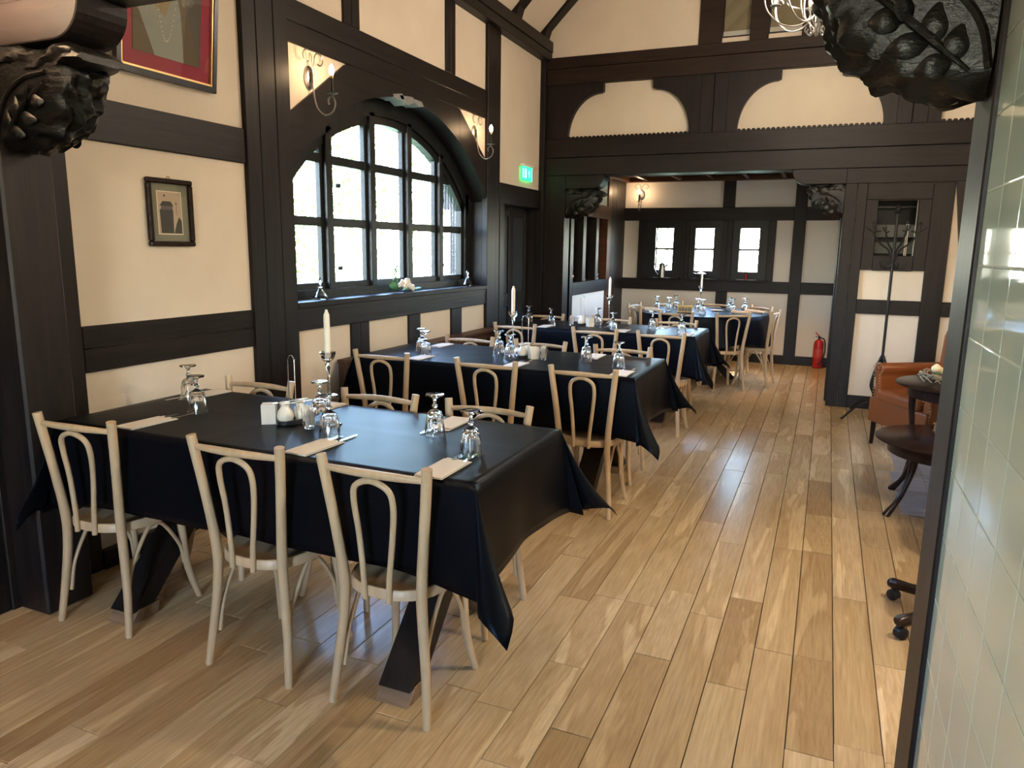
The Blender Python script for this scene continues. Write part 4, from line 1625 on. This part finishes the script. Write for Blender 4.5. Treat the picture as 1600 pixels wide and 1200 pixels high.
# ================================================================= chandelier
ch = thing('chandelier', 'silvery scrolled iron chandelier with electric candles hanging under the gable', 'chandelier', (-.19, 5.34, 0))
zc = 3.155
obj('stem', MB().lathe([(.001, -.20), (.008, -.185), (.004, -.17), (.012, -.15), (.006, -.13), (.010, -.10), (.008, .0), (.014, .05), (.008, .1), (.006, .50), (.012, .52), (.004, .55)], 14, z=zc), 'silver', ch, True)
obj('chain', MB().tube([(0, 0, zc + .55), (0, 0, 6.7)], .006, 6), 'silver', ch)
obj('ring', MB().tube([(.20 * cos(2 * pi * i / 32), .20 * sin(2 * pi * i / 32), zc + .02) for i in range(33)], .005, 6, caps=False), 'silver', ch, True)
for k in range(8):
    a = 2 * pi * k / 8 + .2

    def P(r_, z_): return (r_ * cos(a), r_ * sin(a), zc + z_)
    p = [P(.012, .22), P(.06, .16), P(.11, .05), P(.10, -.06), P(.055, -.12), P(.025, -.155), P(.045, -.185), P(.075, -.165), P(.07, -.14)]
    obj('lower_scroll', MB().tube(spline(p, 4), .0048, 6), 'silver', ch, True)
    p = [P(.04, -.08), P(.12, -.13), P(.22, -.12), P(.31, -.04), P(.335, .05), P(.30, .09), P(.27, .06)]
    arm = obj('arm', MB().tube(spline(p, 4), .0052, 6), 'silver', ch, True)
    p = [P(.335, .05), P(.37, .10), P(.35, .16), P(.30, .15)]
    obj('curl', MB().tube(spline(p, 4), .0042, 6), 'silver', arm, True)
    px, py, pz = P(.335, .055)
    obj('drip_pan', MB().lathe([(.004, 0), (.035, .006), (.037, .010), (.010, .008)], 14, px, py, pz), 'silver', arm, True)
    obj('candle_tube', MB().lathe([(.011, .008), (.011, .085)], 10, px, py, pz), 'wax', arm, True)
    obj('bulb', MB().lathe([(.008, .086), (.015, .105), (.017, .12), (.012, .14), (.001, .158)], 12, px, py, pz), 'bulb', arm, True)

# ================================================================= pictures
pf = thing('portrait_picture', 'large portrait print with crimson mat, black and gold frame, high on left wall', 'picture', (-3.156, 2.94, 2.76))
pf.rotation_euler = (0, radians(6), 0)
y0, y1, z0, z1 = -.31, .31, -.35, .35
fr_ = MB()
for a, b_, c, d in ((y0, y1, z0, z0 + .03), (y0, y1, z1 - .03, z1), (y0, y0 + .025, z0, z1), (y1 - .025, y1, z0, z1)):
    fr_.box(0.0, .03, a, b_, c, d)
obj('frame', fr_, 'frameblack', pf)
g_ = MB()
for a, b_, c, d in ((y0 + .025, y1 - .025, z0 + .03, z0 + .04), (y0 + .025, y1 - .025, z1 - .04, z1 - .03), (y0 + .025, y0 + .035, z0 + .03, z1 - .03), (y1 - .035, y1 - .025, z0 + .03, z1 - .03)):
    g_.box(0.0, .024, a, b_, c, d)
obj('gold_fillet', g_, 'gold', pf)
obj('mat_board', MB().box(.006, .010, y0 + .02, y1 - .02, z0 + .02, z1 - .02), 'mat_red', pf)
obj('print', MB().box(.010, .0112, y0 + .10, y1 - .10, z0 + .11, z1 - .11), 'p_back', pf)


def flat(name, pts, m, x0=.0112, x1=.0116, par=None):
    return obj(name, MB().prism(0, pts, x0, x1), m, par)


pr_ = link('printed_figure', None, pf)
flat('robe', [(-.19, -.24), (.10, -.24), (.13, -.12), (.10, .06), (.04, .24), (-.15, .24), (-.21, .05)], 'p_robe', .0112, .0115, pr_)
flat('sash', [(-.17, .24), (-.16, .04), (-.02, -.05), (.04, .10), (.0, .24)], 'p_robe2', .0115, .0117, pr_)
flat('cloak_fold', [(.05, .24), (.10, .08), (.20, -.24), (.10, -.24), (.08, -.02), (.02, .20)], 'p_cloak', .0117, .0119, pr_)
flat('cloak_fold', [(-.21, -.24), (-.08, -.24), (-.17, -.06), (-.21, -.02)], 'p_cloak', .0117, .0119, pr_)
pb = MB()
for i in range(26):
    t_ = i / 25
    yy = -.08 + .14 * t_
    zz = .10 - .26 * sin(pi * t_)
    pb.box(.0119, .0124, yy - .003, yy + .003, zz - .003, zz + .003)
obj('bead_string', pb, 'p_pearl', pr_)
obj('glass', MB().box(.016, .018, y0 + .03, y1 - .03, z0 + .03, z1 - .03), 'pane', pf)

sp_ = thing('small_picture', 'small old photo of a tower in a dark wooden frame on the left wall', 'picture', (-3.2, 2.907, 1.757))
y0, y1, z0, z1 = -.145, .145, -.172, .172
fr_ = MB()
for a, b_, c, d in ((y0, y1, z0, z0 + .026), (y0, y1, z1 - .026, z1), (y0, y0 + .026, z0 + .026, z1 - .026), (y1 - .026, y1, z0 + .026, z1 - .026)):
    fr_.box(0.0, .028, a, b_, c, d)
obj('frame', fr_, M['mahog'], sp_, bev=.006)
obj('mount', MB().box(.004, .008, y0 + .02, y1 - .02, z0 + .02, z1 - .02), 's_mat', sp_)
obj('cream_border', MB().box(.008, .0086, -.080, .078, -.112, .110), 's_edge', sp_)
pp = obj('photo', MB().box(.0086, .009, -.075, .073, -.107, .105), 's_paper', sp_)
flat('tower', [(-.062, -.105), (.018, -.105), (.02, .015), (-.066, .015)], 's_ink', .009, .0092, pp)
flat('upper_floor', [(-.060, .015), (.018, .015), (.016, .035), (-.054, .035)], 's_ink2', .009, .0092, pp)
flat('roof', [(-.066, .034), (.024, .034), (.006, .058), (-.044, .058)], 's_ink', .0092, .0094, pp)
flat('tree', [(.02, -.105), (.072, -.105), (.072, -.04), (.055, -.02), (.035, -.06)], 's_ink', .009, .0092, pp)
flat('flag_pole', [(.040, -.01), (.042, -.01), (.042, .055), (.040, .055)], 's_ink', .009, .0092, pp)
flat('flag', [(.036, .045), (.046, .045), (.041, .06)], 's_ink', .0092, .0094, pp)
flat('bird', [(-.040, .083), (-.028, .080), (-.026, .092), (-.036, .090)], 's_ink', .009, .0092, pp)
obj('glass', MB().box(.012, .0135, y0 + .024, y1 - .024, z0 + .024, z1 - .024), 'pane', sp_)
obj('hanger', MB().tube([(.01, -.012, z1), (.01, -.006, z1 + .012), (.01, .006, z1 + .012), (.01, .012, z1)], .0025, 6), 'brass', sp_)

# exit sign
ex = thing('exit_sign', 'green glowing emergency exit sign above the dark door', 'sign', (-3.2, 7.83, 2.435))
obj('housing', MB().box(.0, .05, -.15, .15, .055, .08), 'white', ex, bev=.003)
pn = obj('panel', MB().box(.02, .026, -.145, .145, -.09, .055), 'exit', ex)
fg = MB()
fg.box(.026, .0265, -.135, -.105, -.065, .035)          # door
fg.box(.026, .0265, -.075, -.02, -.065, .035)           # figure block
fg.prism(0, [(.035, -.01), (.06, .03), (.085, -.01), (.07, -.01), (.07, -.05), (.05, -.05), (.05, -.01)], .026, .0265)  # arrow
obj('pictogram', fg, 'exit_white', pn)
obj('edge_glow', MB().box(.0195, .0265, .138, .145, -.09, .055), 'exit_white', ex)

# ================================================================= window board things
def decanter(x, y, label, s_=1):
    t_ = thing('glass_bottle', label, 'bottle', (x, y, 1.2285), 0, 'little glass bottles on the window board')
    obj('body', MB().lathe([(.046, 0), (.052, .004), (.050, .018), (.030, .048), (.014, .068), (.012, .080), (.022, .086), (.022, .090), (.010, .090), (.009, .07), (.024, .045), (.042, .016), (.038, .008), (.001, .008)], 28), 'glass', t_, True)
    obj('stopper', MB().lathe([(.0075, .072), (.0078, .092), (.006, .098), (.012, .115), (.013, .135), (.008, .150), (.001, .154)], 14, sx=1, sy=.6), 'glass', t_, True)
    obj('liquid', MB().lathe([(.036, .0085), (.041, .016), (.036, .024), (.001, .024)], 20), 'darkin', t_, True)
    return t_


decanter(-3.262, 4.22, 'squat clear glass bottle with stopper at the left end of the window board')
decanter(-3.262, 6.52, 'squat clear glass bottle with stopper at the right end of the window board')
ft = thing('flower_arrangement', 'small arrangement of white flowers and green leaves on the window board', 'flowers', (-3.265, 5.35, 1.2285), 0)
for (dy, dz, tilt, ln) in ((-.15, .02, 1.1, .12), (-.05, .01, .2, .16), (.12, .01, -.1, .18)):
    mb = MB()
    A = [(-.0, 0, 0)]
    pts = [(.015 * sin(i), dy + i / 6 * ln * cos(tilt) * (-1 if tilt > .5 else 1), .012 + dz * 0 + i / 6 * ln * sin(abs(tilt)) * .8) for i in range(7)]
    mb.tube(pts, [.004, .016, .026, .030, .026, .016, .003], 8, flat=.25)
    obj('leaf', mb, 'leaf', ft, True)
for (dy, dz, r_) in ((-.06, .075, .032), (-.02, .055, .03), (.03, .07, .040), (.06, .045, .03), (.11, .03, .03), (-.10, .06, .022), (.0, .095, .02)):
    mb = MB()
    for k in range(5):
        a = 2 * pi * k / 5 + dy * 9
        mb.ball((.012 + .4 * r_ * 0 + .008 * k % .01, dy + .5 * r_ * cos(a), dz + .5 * r_ * sin(a)), .012, r_ * .55, r_ * .55, 8, 5)
    obj('flower', mb, 'flower', ft, True)
mb = MB()
for k in range(9):
    y = -.13 + .012 * (k % 3) - .01
    mb.tube([(0, -.10, .02), (.0, y - .03 + .01 * k * .4, .10 + .014 * k)], .0018, 5)
    mb.ball((.0, y - .03 + .01 * k * .4, .10 + .014 * k), .006, .009, .012, 6, 4)
obj('sprig', mb, 'leaf', ft, True)

# ================================================================= niche and alcove sill things
tag(obj('copper_vase', MB().lathe([(.03, 0), (.032, .01), (.018, .03), (.045, .06), (.048, .08), (.022, .11), (.020, .17), (.034, .245), (.03, .245), (.016, .17), (.001, .1)], 24), 'copper', None, True, loc=(-2.965, 8.79, 1.191)), 'slim copper vase in the first niche of the alcove', 'vase')
tag(obj('red_figurine', MB().lathe([(.022, 0), (.026, .02), (.012, .05), (.02, .075), (.008, .10), (.014, .12), (.001, .135)], 14), 'redglass', None, True, loc=(-2.955, 9.34, 1.191)), 'small red glass figurine in the middle niche of the alcove', 'figurine')
tag(obj('silver_figurine', MB().lathe([(.020, 0), (.022, .015), (.010, .04), (.018, .07), (.007, .09), (.012, .11), (.001, .125)], 14), 'silver', None, True, loc=(-2.955, 9.93, 1.191)), 'small silvery figurine in the last niche of the alcove', 'figurine')
kt = thing('coffee_pot', 'tall pewter coffee pot in the left alcove window', 'pot', (-2.30, 11.15, 1.2005))
obj('body', MB().lathe([(.055, 0), (.052, .10), (.042, .19), (.040, .20), (.018, .212), (.008, .22), (.010, .235), (.001, .24)], 22), 'brushed', kt, True)
obj('spout', MB().tube([(.045, 0, .16), (.075, 0, .185), (.085, 0, .195)], [.016, .012, .009], 8), 'brushed', kt, True)
obj('handle', MB().tube(spline([(-.042, 0, .19), (-.10, 0, .20), (-.125, 0, .16), (-.10, 0, .09), (-.06, 0, .04)], 4), .007, 8), 'silver', kt, True)
bw_ = thing('sauce_boat', 'silver lidded bowl with a long spoon in the middle alcove window', 'bowl', (-1.72, 11.15, 1.2005))
obj('bowl', MB().lathe([(.03, 0), (.035, .008), (.06, .03), (.075, .065), (.077, .07), (.05, .085), (.012, .10), (.001, .11)], 22), 'silver', bw_, True)
obj('spoon', MB().tube([(.02, 0, .08), (.16, 0, .22)], .004, 6), 'black_iron', bw_)
obj('handle', MB().tube([(-.07, 0, .06), (-.10, 0, .075), (-.115, 0, .07)], .007, 8), 'silver', bw_, True)
rv = thing('red_vase', 'tiny red glass vase with one dark stick in the right alcove window', 'vase', (-1.08, 11.15, 1.2005))
obj('vase', MB().lathe([(.018, 0), (.022, .02), (.014, .04), (.022, .07), (.018, .085), (.001, .085)], 16), 'redglass', rv, True)
obj('stick', MB().tube([(0, 0, .08), (.02, 0, .33)], .004, 6), 'black_iron', rv)

# ================================================================= fire extinguisher
fe = thing('fire_extinguisher', 'red fire extinguisher on the floor at the foot of the alcove wall', 'fire extinguisher', (-.03, 11.06, 0))
obj('cylinder', MB().lathe([(.055, 0), (.062, .006), (.066, .02), (.066, .33), (.058, .375), (.03, .40), (.016, .41), (.001, .41)], 28), 'red', fe, True)
obj('valve', MB().lathe([(.016, .40), (.016, .44), (.01, .45)], 12).box(-.05, .02, -.008, .008, .44, .448), 'black_iron', fe, True)
obj('lever', MB().prism(1, [(-.02, .455), (.01, .45), (-.05, .51), (-.058, .50)], -.008, .008), 'red', fe)
obj('hose', MB().tube(spline([(.016, 0, .43), (.07, -.03, .40), (.085, -.04, .25), (.05, -.06, .10), (.0, -.075, .06)], 5), .009, 8), 'black_iron', fe, True)
obj('label_band', MB().lathe([(.0665, .15), (.0668, .151), (.0668, .27), (.0665, .271)], 28), mat('red_label', (.5, .06, .05), .5), fe, True)

# ================================================================= coat stand
cs = thing('coat_stand', 'tall black iron coat stand behind the tan armchair', 'coat stand', (.56, 7.90, 0))
obj('pole', MB().tube([(0, 0, .32), (0, 0, 1.98)], .013, 12), 'black_iron', cs, True)
obj('finial', MB().lathe([(.018, 1.97), (.03, 1.985), (.016, 2.0), (.012, 2.01), (.022, 2.03), (.010, 2.045), (.001, 2.06)], 14), 'black_iron', cs, True)
for k in range(4):
    a = radians(225 + 90 * k - 10)

    def P(r_, z_): return (r_ * cos(a), r_ * sin(a), z_)
    obj('foot', MB().tube(spline([P(.012, .62), P(.06, .50), P(.10, .34), P(.06, .24), P(.10, .17), P(.24, .12), P(.36, .03), P(.39, .012)], 5), .011, 8), 'black_iron', cs, True)
    a = radians(180 + 90 * k + 20)
    h = obj('hook_arm', MB().tube(spline([P(.012, 1.52), P(.05, 1.63), P(.13, 1.69), P(.20, 1.78), P(.22, 1.86)], 4), .008, 8), 'black_iron', cs, True)
    obj('hook', MB().tube([P(.14, 1.81), P(.19, 1.80), P(.24, 1.815), P(.28, 1.85)], .006, 6).ball(P(.22, 1.885), .013, .013, .013, 8, 5), 'black_iron', h, True)
    obj('lower_hook', MB().tube(spline([P(.012, 1.50), P(.05, 1.46), P(.10, 1.47), P(.12, 1.52)], 3), .007, 6), 'black_iron', cs, True)

# ================================================================= armchairs
def rbox(x0, x1, y0, y1, z0, z1, nm, m, par, b=.03):
    o = obj(nm, MB().box(x0, x1, y0, y1, z0, z1), m, par, True)
    md = o.modifiers.new('bevel', 'BEVEL')
    md.width = b
    md.segments = 4
    o.data.polygons.foreach_set('use_smooth', [True] * len(o.data.polygons))
    return o


def armchair(x, y, rz, label):
    """local: sitter faces -Y; arms along Y"""
    t_ = thing('leather_armchair', label, 'armchair', (x, y, 0), rz, 'tan leather armchairs')
    rbox(-.34, .34, -.36, .30, .20, .40, 'seat_base', 'leather', t_, .015)
    rbox(-.245, .245, -.375, .22, .385, .49, 'seat_cushion', 'leather', t_, .035)
    for s_ in (-1, 1):
        # arm: scrolled front profile swept back
        prof = []
        xs = s_ * .255
        for p in ((0, .22), (.0, .46), (.012, .55), (.015, .60), (-.012, .635), (-.01, .675), (.03, .70), (.075, .695), (.105, .66), (.105, .62), (.085, .59), (.075, .50), (.088, .40), (.088, .22)):
            prof.append((xs + s_ * p[0], p[1]))
        mb = MB().prism(1, prof, -.33, .30)
        obj('arm', mb, 'leather', t_, True, bev=.012)
        st_ = MB()
        for p, q in zip(prof[1:], prof[2:]):
            n_ = max(int((Vector(p) - Vector(q)).length / .022), 1)
            for k in range(n_):
                a = Vector(p).lerp(Vector(q), k / n_)
                cxx = a.x * .97 + s_ * .30 * .03
                st_.ball((cxx, -.334, a.y), .006, .005, .006, 6, 4)
        tag(obj('studs', st_, 'brass', t_, True), kind='stuff')
        sc2 = MB().tube([(xs + s_ * (.045 + .030 * (1 - i / 14) * cos(i * .9)), -.335, .645 + .030 * (1 - i / 14) * sin(i * .9)) for i in range(13)], .006, 6)
        obj('scroll', sc2, 'leather', t_, True)
    # winged back, slightly reclined
    pts = [(-.285, .36), (.285, .36), (.29, .70), (.305, .95), (.275, 1.05), (.14, 1.10), (-.14, 1.10), (-.275, 1.05), (-.305, .95), (-.29, .70)]
    mb = MB()
    mb.prism(1, pts, .13, .26)
    o = obj('backrest', mb, 'leather', t_, True)
    md = o.modifiers.new('bevel', 'BEVEL')
    md.width = .035
    md.segments = 4
    o.rotation_euler = (radians(-7), 0, 0)
    for sx_ in (-1, 1):
        obj('leg', MB().tube([(sx_ * .31, -.32, 0), (sx_ * .305, -.315, .21)], [.019, .028], 4), 'mahog', t_)
        obj('leg', MB().tube([(sx_ * .30, .34, 0), (sx_ * .29, .28, .21)], [.019, .028], 4), 'mahog', t_)
    return t_


# front-left corner at (.43,6.79), front-right at (.78,6.25)
ang = math.atan2(6.79 - 6.25, .43 - .78)   # direction of local +X?
fx, fy = (.43 + .80) / 2, (6.79 + 6.27) / 2
inn = Vector((.84, .54))
a1 = armchair(fx + inn.x * .34, fy + inn.y * .34, math.atan2(inn.y, inn.x) - pi / 2, 'tan leather armchair with brass studs beside the coat stand')
dup(a1, (.985, 4.31, 0), pi, 'tan leather armchair mostly hidden behind the tiled pillar, near the low coffee table')


def round_side(x, y, r_, h, label, nl, rz, splay, kind):
    t_ = thing('round_side_table', label, 'table', (x, y, 0), rz)
    obj('tabletop', MB().lathe([(.01, h - .022), (r_ - .02, h - .022), (r_, h - .014), (r_, h - .006), (r_ - .012, h), (.01, h)], 48), 'mahog', t_, True)
    obj('apron', MB().lathe([(r_ * .80, h - .10), (r_ * .82, h - .095), (r_ * .82, h - .022), (r_ * .78, h - .022)], 40), 'mahog', t_, True)
    for k in range(nl):
        a = 2 * pi * k / nl
        c, s_ = cos(a), sin(a)
        if splay:
            rr_ = (r_ * .62, r_ * .64, r_ * .80, r_ * 1.02)
            zz = (h - .07, h * .62, h * .25, .0)
        else:
            rr_ = (r_ * .74, r_ * .72, r_ * .66, r_ * .70)
            zz = (h - .03, h * .7, h * .3, 0)
        p = spline([(q * c, q * s_, z_) for q, z_ in zip(rr_, zz)], 4)
        obj('leg', MB().tube(p, lerp_r([.026, .024, .018, .016, .024], len(p)), 8), 'mahog', t_, True)
    return t_


round_side(.80, 5.15, .43, .46, 'low round dark coffee table with splayed legs, half behind the pillar', 4, radians(128), True, 0)
round_side(.96, 5.90, .44, .70, 'taller round dark table in front of the tan armchair', 4, radians(182), False, 0)
wrh = thing('dried_wreath', 'dried twig wreath with a cream rose on the taller round table', 'wreath', (.80, 5.93, .7005))
mb = MB()
rn = random.Random(11)
for i in range(70):
    a = rn.uniform(0, 6.28)
    r_ = .10 + rn.uniform(-.03, .04)
    z_ = rn.uniform(.008, .06)
    b2 = a + rn.uniform(.3, .7)
    mb.tube([(r_ * cos(a), r_ * sin(a), z_), ((r_ + .01) * cos((a + b2) / 2), (r_ + .01) * sin((a + b2) / 2), z_ + .015), (r_ * cos(b2), r_ * sin(b2), max(z_ + rn.uniform(-.02, .02), .007))], [.004, .006, .003], 5)
tag(obj('twigs', mb, 'twig', wrh, True), kind='stuff')
obj('rose', MB().ball((-.03, -.02, .10), .035, .035, .03, 10, 6).ball((-.03, -.02, .115), .02, .02, .022, 8, 5).ball((.0, .0, .085), .03, .03, .025, 8, 5), 'rose', wrh, True)
obj('leaf', MB().tube([(.02, -.05, .06), (-.02, -.08, .075), (-.06, -.09, .07)], [.004, .018, .002], 6, flat=.3), 'leaf', wrh, True)

sw = thing('swivel_stool', 'dark wooden swivel seat on a star base with casters behind the pillar', 'stool', (.675, 3.46, 0), 0)
obj('column', MB().lathe([(.045, .07), (.045, .13), (.022, .15), (.022, .40), (.06, .42)], 16), 'mahog', sw, True)
obj('seat', MB().lathe([(.16, .42), (.19, .43), (.195, .47), (.17, .50), (.001, .505)], 28), 'leather', sw, True)
for k in range(5):
    a = radians(144 + 72 * k)

    def P(r_, z_): return (r_ * cos(a), r_ * sin(a), z_)
    sp2 = obj('spoke', MB().tube([P(.03, .115), P(.14, .105), P(.26, .088), P(.33, .082), P(.35, .078)], [.03, .029, .027, .029, .022], 8, flat=.9), 'mahog', sw, True)
    obj('caster', MB().tube([tuple(Vector(P(.325, .028)) + Vector((-sin(a), cos(a), 0)) * q) for q in (-.02, -.016, .016, .02)], [.022, .027, .027, .022], 12).tube([P(.325, .05), P(.325, .075)], .012, 8), 'black_iron', sp2, True)

# ================================================================= outside
struct('garden_ground', MB().box(2.9, 30, -25, 11.7, -.8, -.5).box(-40, -3.6, -25, 40, -.8, -.5).box(-3.6, 14, 11.7, 40, -.8, -.5).box(-3.6, 2.9, -25, -3.3, -.8, -.5), 'grass')
hl = MB()
for i in range(24):
    for j in range(24):
        pass
G_ = 26
for j in range(G_ + 1):
    for i in range(G_ + 1):
        x = -9 - 26 * i / G_
        y = -14 + 44 * j / G_
        hl.v.append((x, y, -.55 + 1.6 * (i / G_) ** 1.2 + .5 * sin(x * .7 + y * .4) * (i / G_)))
for j in range(G_):
    for i in range(G_):
        a = j * (G_ + 1) + i
        hl.f.append((a, a + 1, a + G_ + 2, a + G_ + 1))
struct('garden_bank', hl, 'grass', smooth=True)
# porch outside the arched window
pc = tag(link('porch', None), kind='structure')
B(pc, -4.83, -4.72, 9.12, 9.34, -.5, 3.6, 'porch', 'post')
B(pc, -4.95, -4.73, 3.2, 3.42, -.5, 3.6, 'porch', 'post')
A, O = [], []
for i in range(17):
    t_ = pi / 2 * i / 16
    A.append((9.12 - 2.2 * (1 - cos(t_)), 2.1 + 1.1 * sin(t_)))
    O.append((9.14 - 2.0 * (i / 16) ** 2 * 1.05, 3.5))
obj('arch_brace', MB().strip(0, A, O, -4.93, -4.76), 'porch', pc)
B(pc, -4.97, -4.71, 2.5, 9.6, 3.4, 3.65, 'porch', 'beam')


def tree(x, y, h, r_, seed, label, m='foliage', zg=-.5, n_=2600):
    rn = random.Random(seed)
    t_ = thing('garden_tree', label, 'tree', (x, y, zg), 0, 'trees in the garden')
    mb = MB()
    mb.tube([(0, 0, 0), (.05, .03, h * .3), (-.05, .05, h * .6), (0, 0, h * .9)], [.16, .13, .09, .02], 8)
    for k in range(9):
        a = rn.uniform(0, 6.28)
        z_ = h * rn.uniform(.3, .75)
        mb.tube([(0, 0, z_), (r_ * .5 * cos(a), r_ * .5 * sin(a), z_ + h * .1), (r_ * .9 * cos(a), r_ * .9 * sin(a), z_ + h * .16)], [.05, .03, .008], 6)
    obj('trunk', mb, 'bark', t_, True)
    lf = MB()
    cl_ = [(rn.uniform(-.6, .6) * r_, rn.uniform(-.6, .6) * r_, h * rn.uniform(.3, .95)) for _ in range(22)]
    for i in range(n_):
        c = rn.choice(cl_)
        p = Vector((c[0] + max(-.38, min(.38, rn.gauss(0, .18))) * r_, c[1] + max(-.38, min(.38, rn.gauss(0, .18))) * r_, c[2] + rn.gauss(0, .08) * h))
        u = Vector((rn.gauss(0, 1), rn.gauss(0, 1), rn.gauss(0, 1))).normalized() * .07
        v2 = u.cross(Vector((rn.gauss(0, 1), rn.gauss(0, 1), rn.gauss(0, 1)))).normalized() * .04
        lf.quad(p - u, p - v2, p + u, p + v2)
    tag(link('leaves', None, t_), kind='stuff')
    le = t_.children[-1]
    me = bpy.data.meshes.new('leaves')
    me.from_pydata(lf.v, [], lf.f)
    me.materials.append(M[m])
    o = bpy.data.objects.new('leaves', me)
    C.objects.link(o)
    o.parent = t_
    o['kind'] = 'stuff'
    bpy.data.objects.remove(le)
    return t_


tree(-8.5, 11, 5.2, 1.7, 1, 'leafy green tree outside, seen right of centre through the arched window')
tree(-9.5, 16.5, 6.5, 2.2, 2, 'leafy green tree outside, behind the porch post')
tree(-13.5, 13, 5.0, 2.0, 3, 'rusty brown shrub tree outside, seen through the middle of the arched window', 'foliage2')
tree(-13, 7, 5.5, 2.0, 4, 'green tree outside, seen through the left lights of the arched window')
tree(-17, 20, 8, 2.8, 5, 'tall tree far back on the garden bank')
tree(-4.5, 17, 6, 2.0, 6, 'green tree outside the left alcove window')
tree(-1.2, 20.5, 6.5, 2.2, 8, 'green tree outside the right alcove window')
tree(1.5, 27, 8, 2.8, 9, 'far tree beyond the alcove windows')

# lamp of the near room, behind the camera on the left (warms the near corbel)
nl_ = thing('near_room_lamp', 'unseen warm lamp in an added uplight bowl at the near left wall', 'lamp', (-2.75, 1.50, 2.32))
obj('bowl', MB().lathe([(.01, -.12), (.08, -.10), (.125, -.03), (.13, .0), (.122, .0), (.118, -.03), (.075, -.09), (.001, -.105)], 24), 'brushed', nl_, True)  # bowl added to keep the bulb's light off the floor
obj('stem', MB().tube([(0, 0, -.115), (0, 0, -.16), (-.42, 0, -.16)], .008, 8), 'brushed', nl_, True)
obj('bulb', MB().ball((0, 0, -.02), .04, .04, .04, 12, 8), mat('near_bulb', (1, .9, .7), emit=(1, .74, .48), es=1300), nl_, True)
# unseen fill lamps added at the right, hidden by the pillar
l2 = thing('lounge_fill_lamp', 'warm pendant added as unseen fill light in the lounge corner behind the tiled pillar', 'lamp', (1.6, 4.6, 2.5))
obj('cord', MB().tube([(0, 0, .1), (0, 0, 2.4)], .006, 6), 'black_iron', l2)
obj('shade', MB().lathe([(.03, .1), (.07, .06), (.12, .0), (.115, .0), (.02, .09)], 20), 'brushed', l2, True)
l3 = dup(l2, (.95, 3.0, 2.45), 0, 'pendant added as unseen fill light behind the tiled pillar, over the swivel stool')  # second added fill lamp, brightens the floor at the right
obj('bulb', MB().ball((0, 0, -.01), .04, .04, .04, 12, 8), mat('pillar_fill_bulb', (1, .9, .7), emit=(1, .86, .66), es=820), l3, True)
obj('bulb', MB().ball((0, 0, -.01), .04, .04, .04, 12, 8), mat('lounge_fill_bulb', (1, .9, .7), emit=(1, .78, .52), es=330), l2, True)
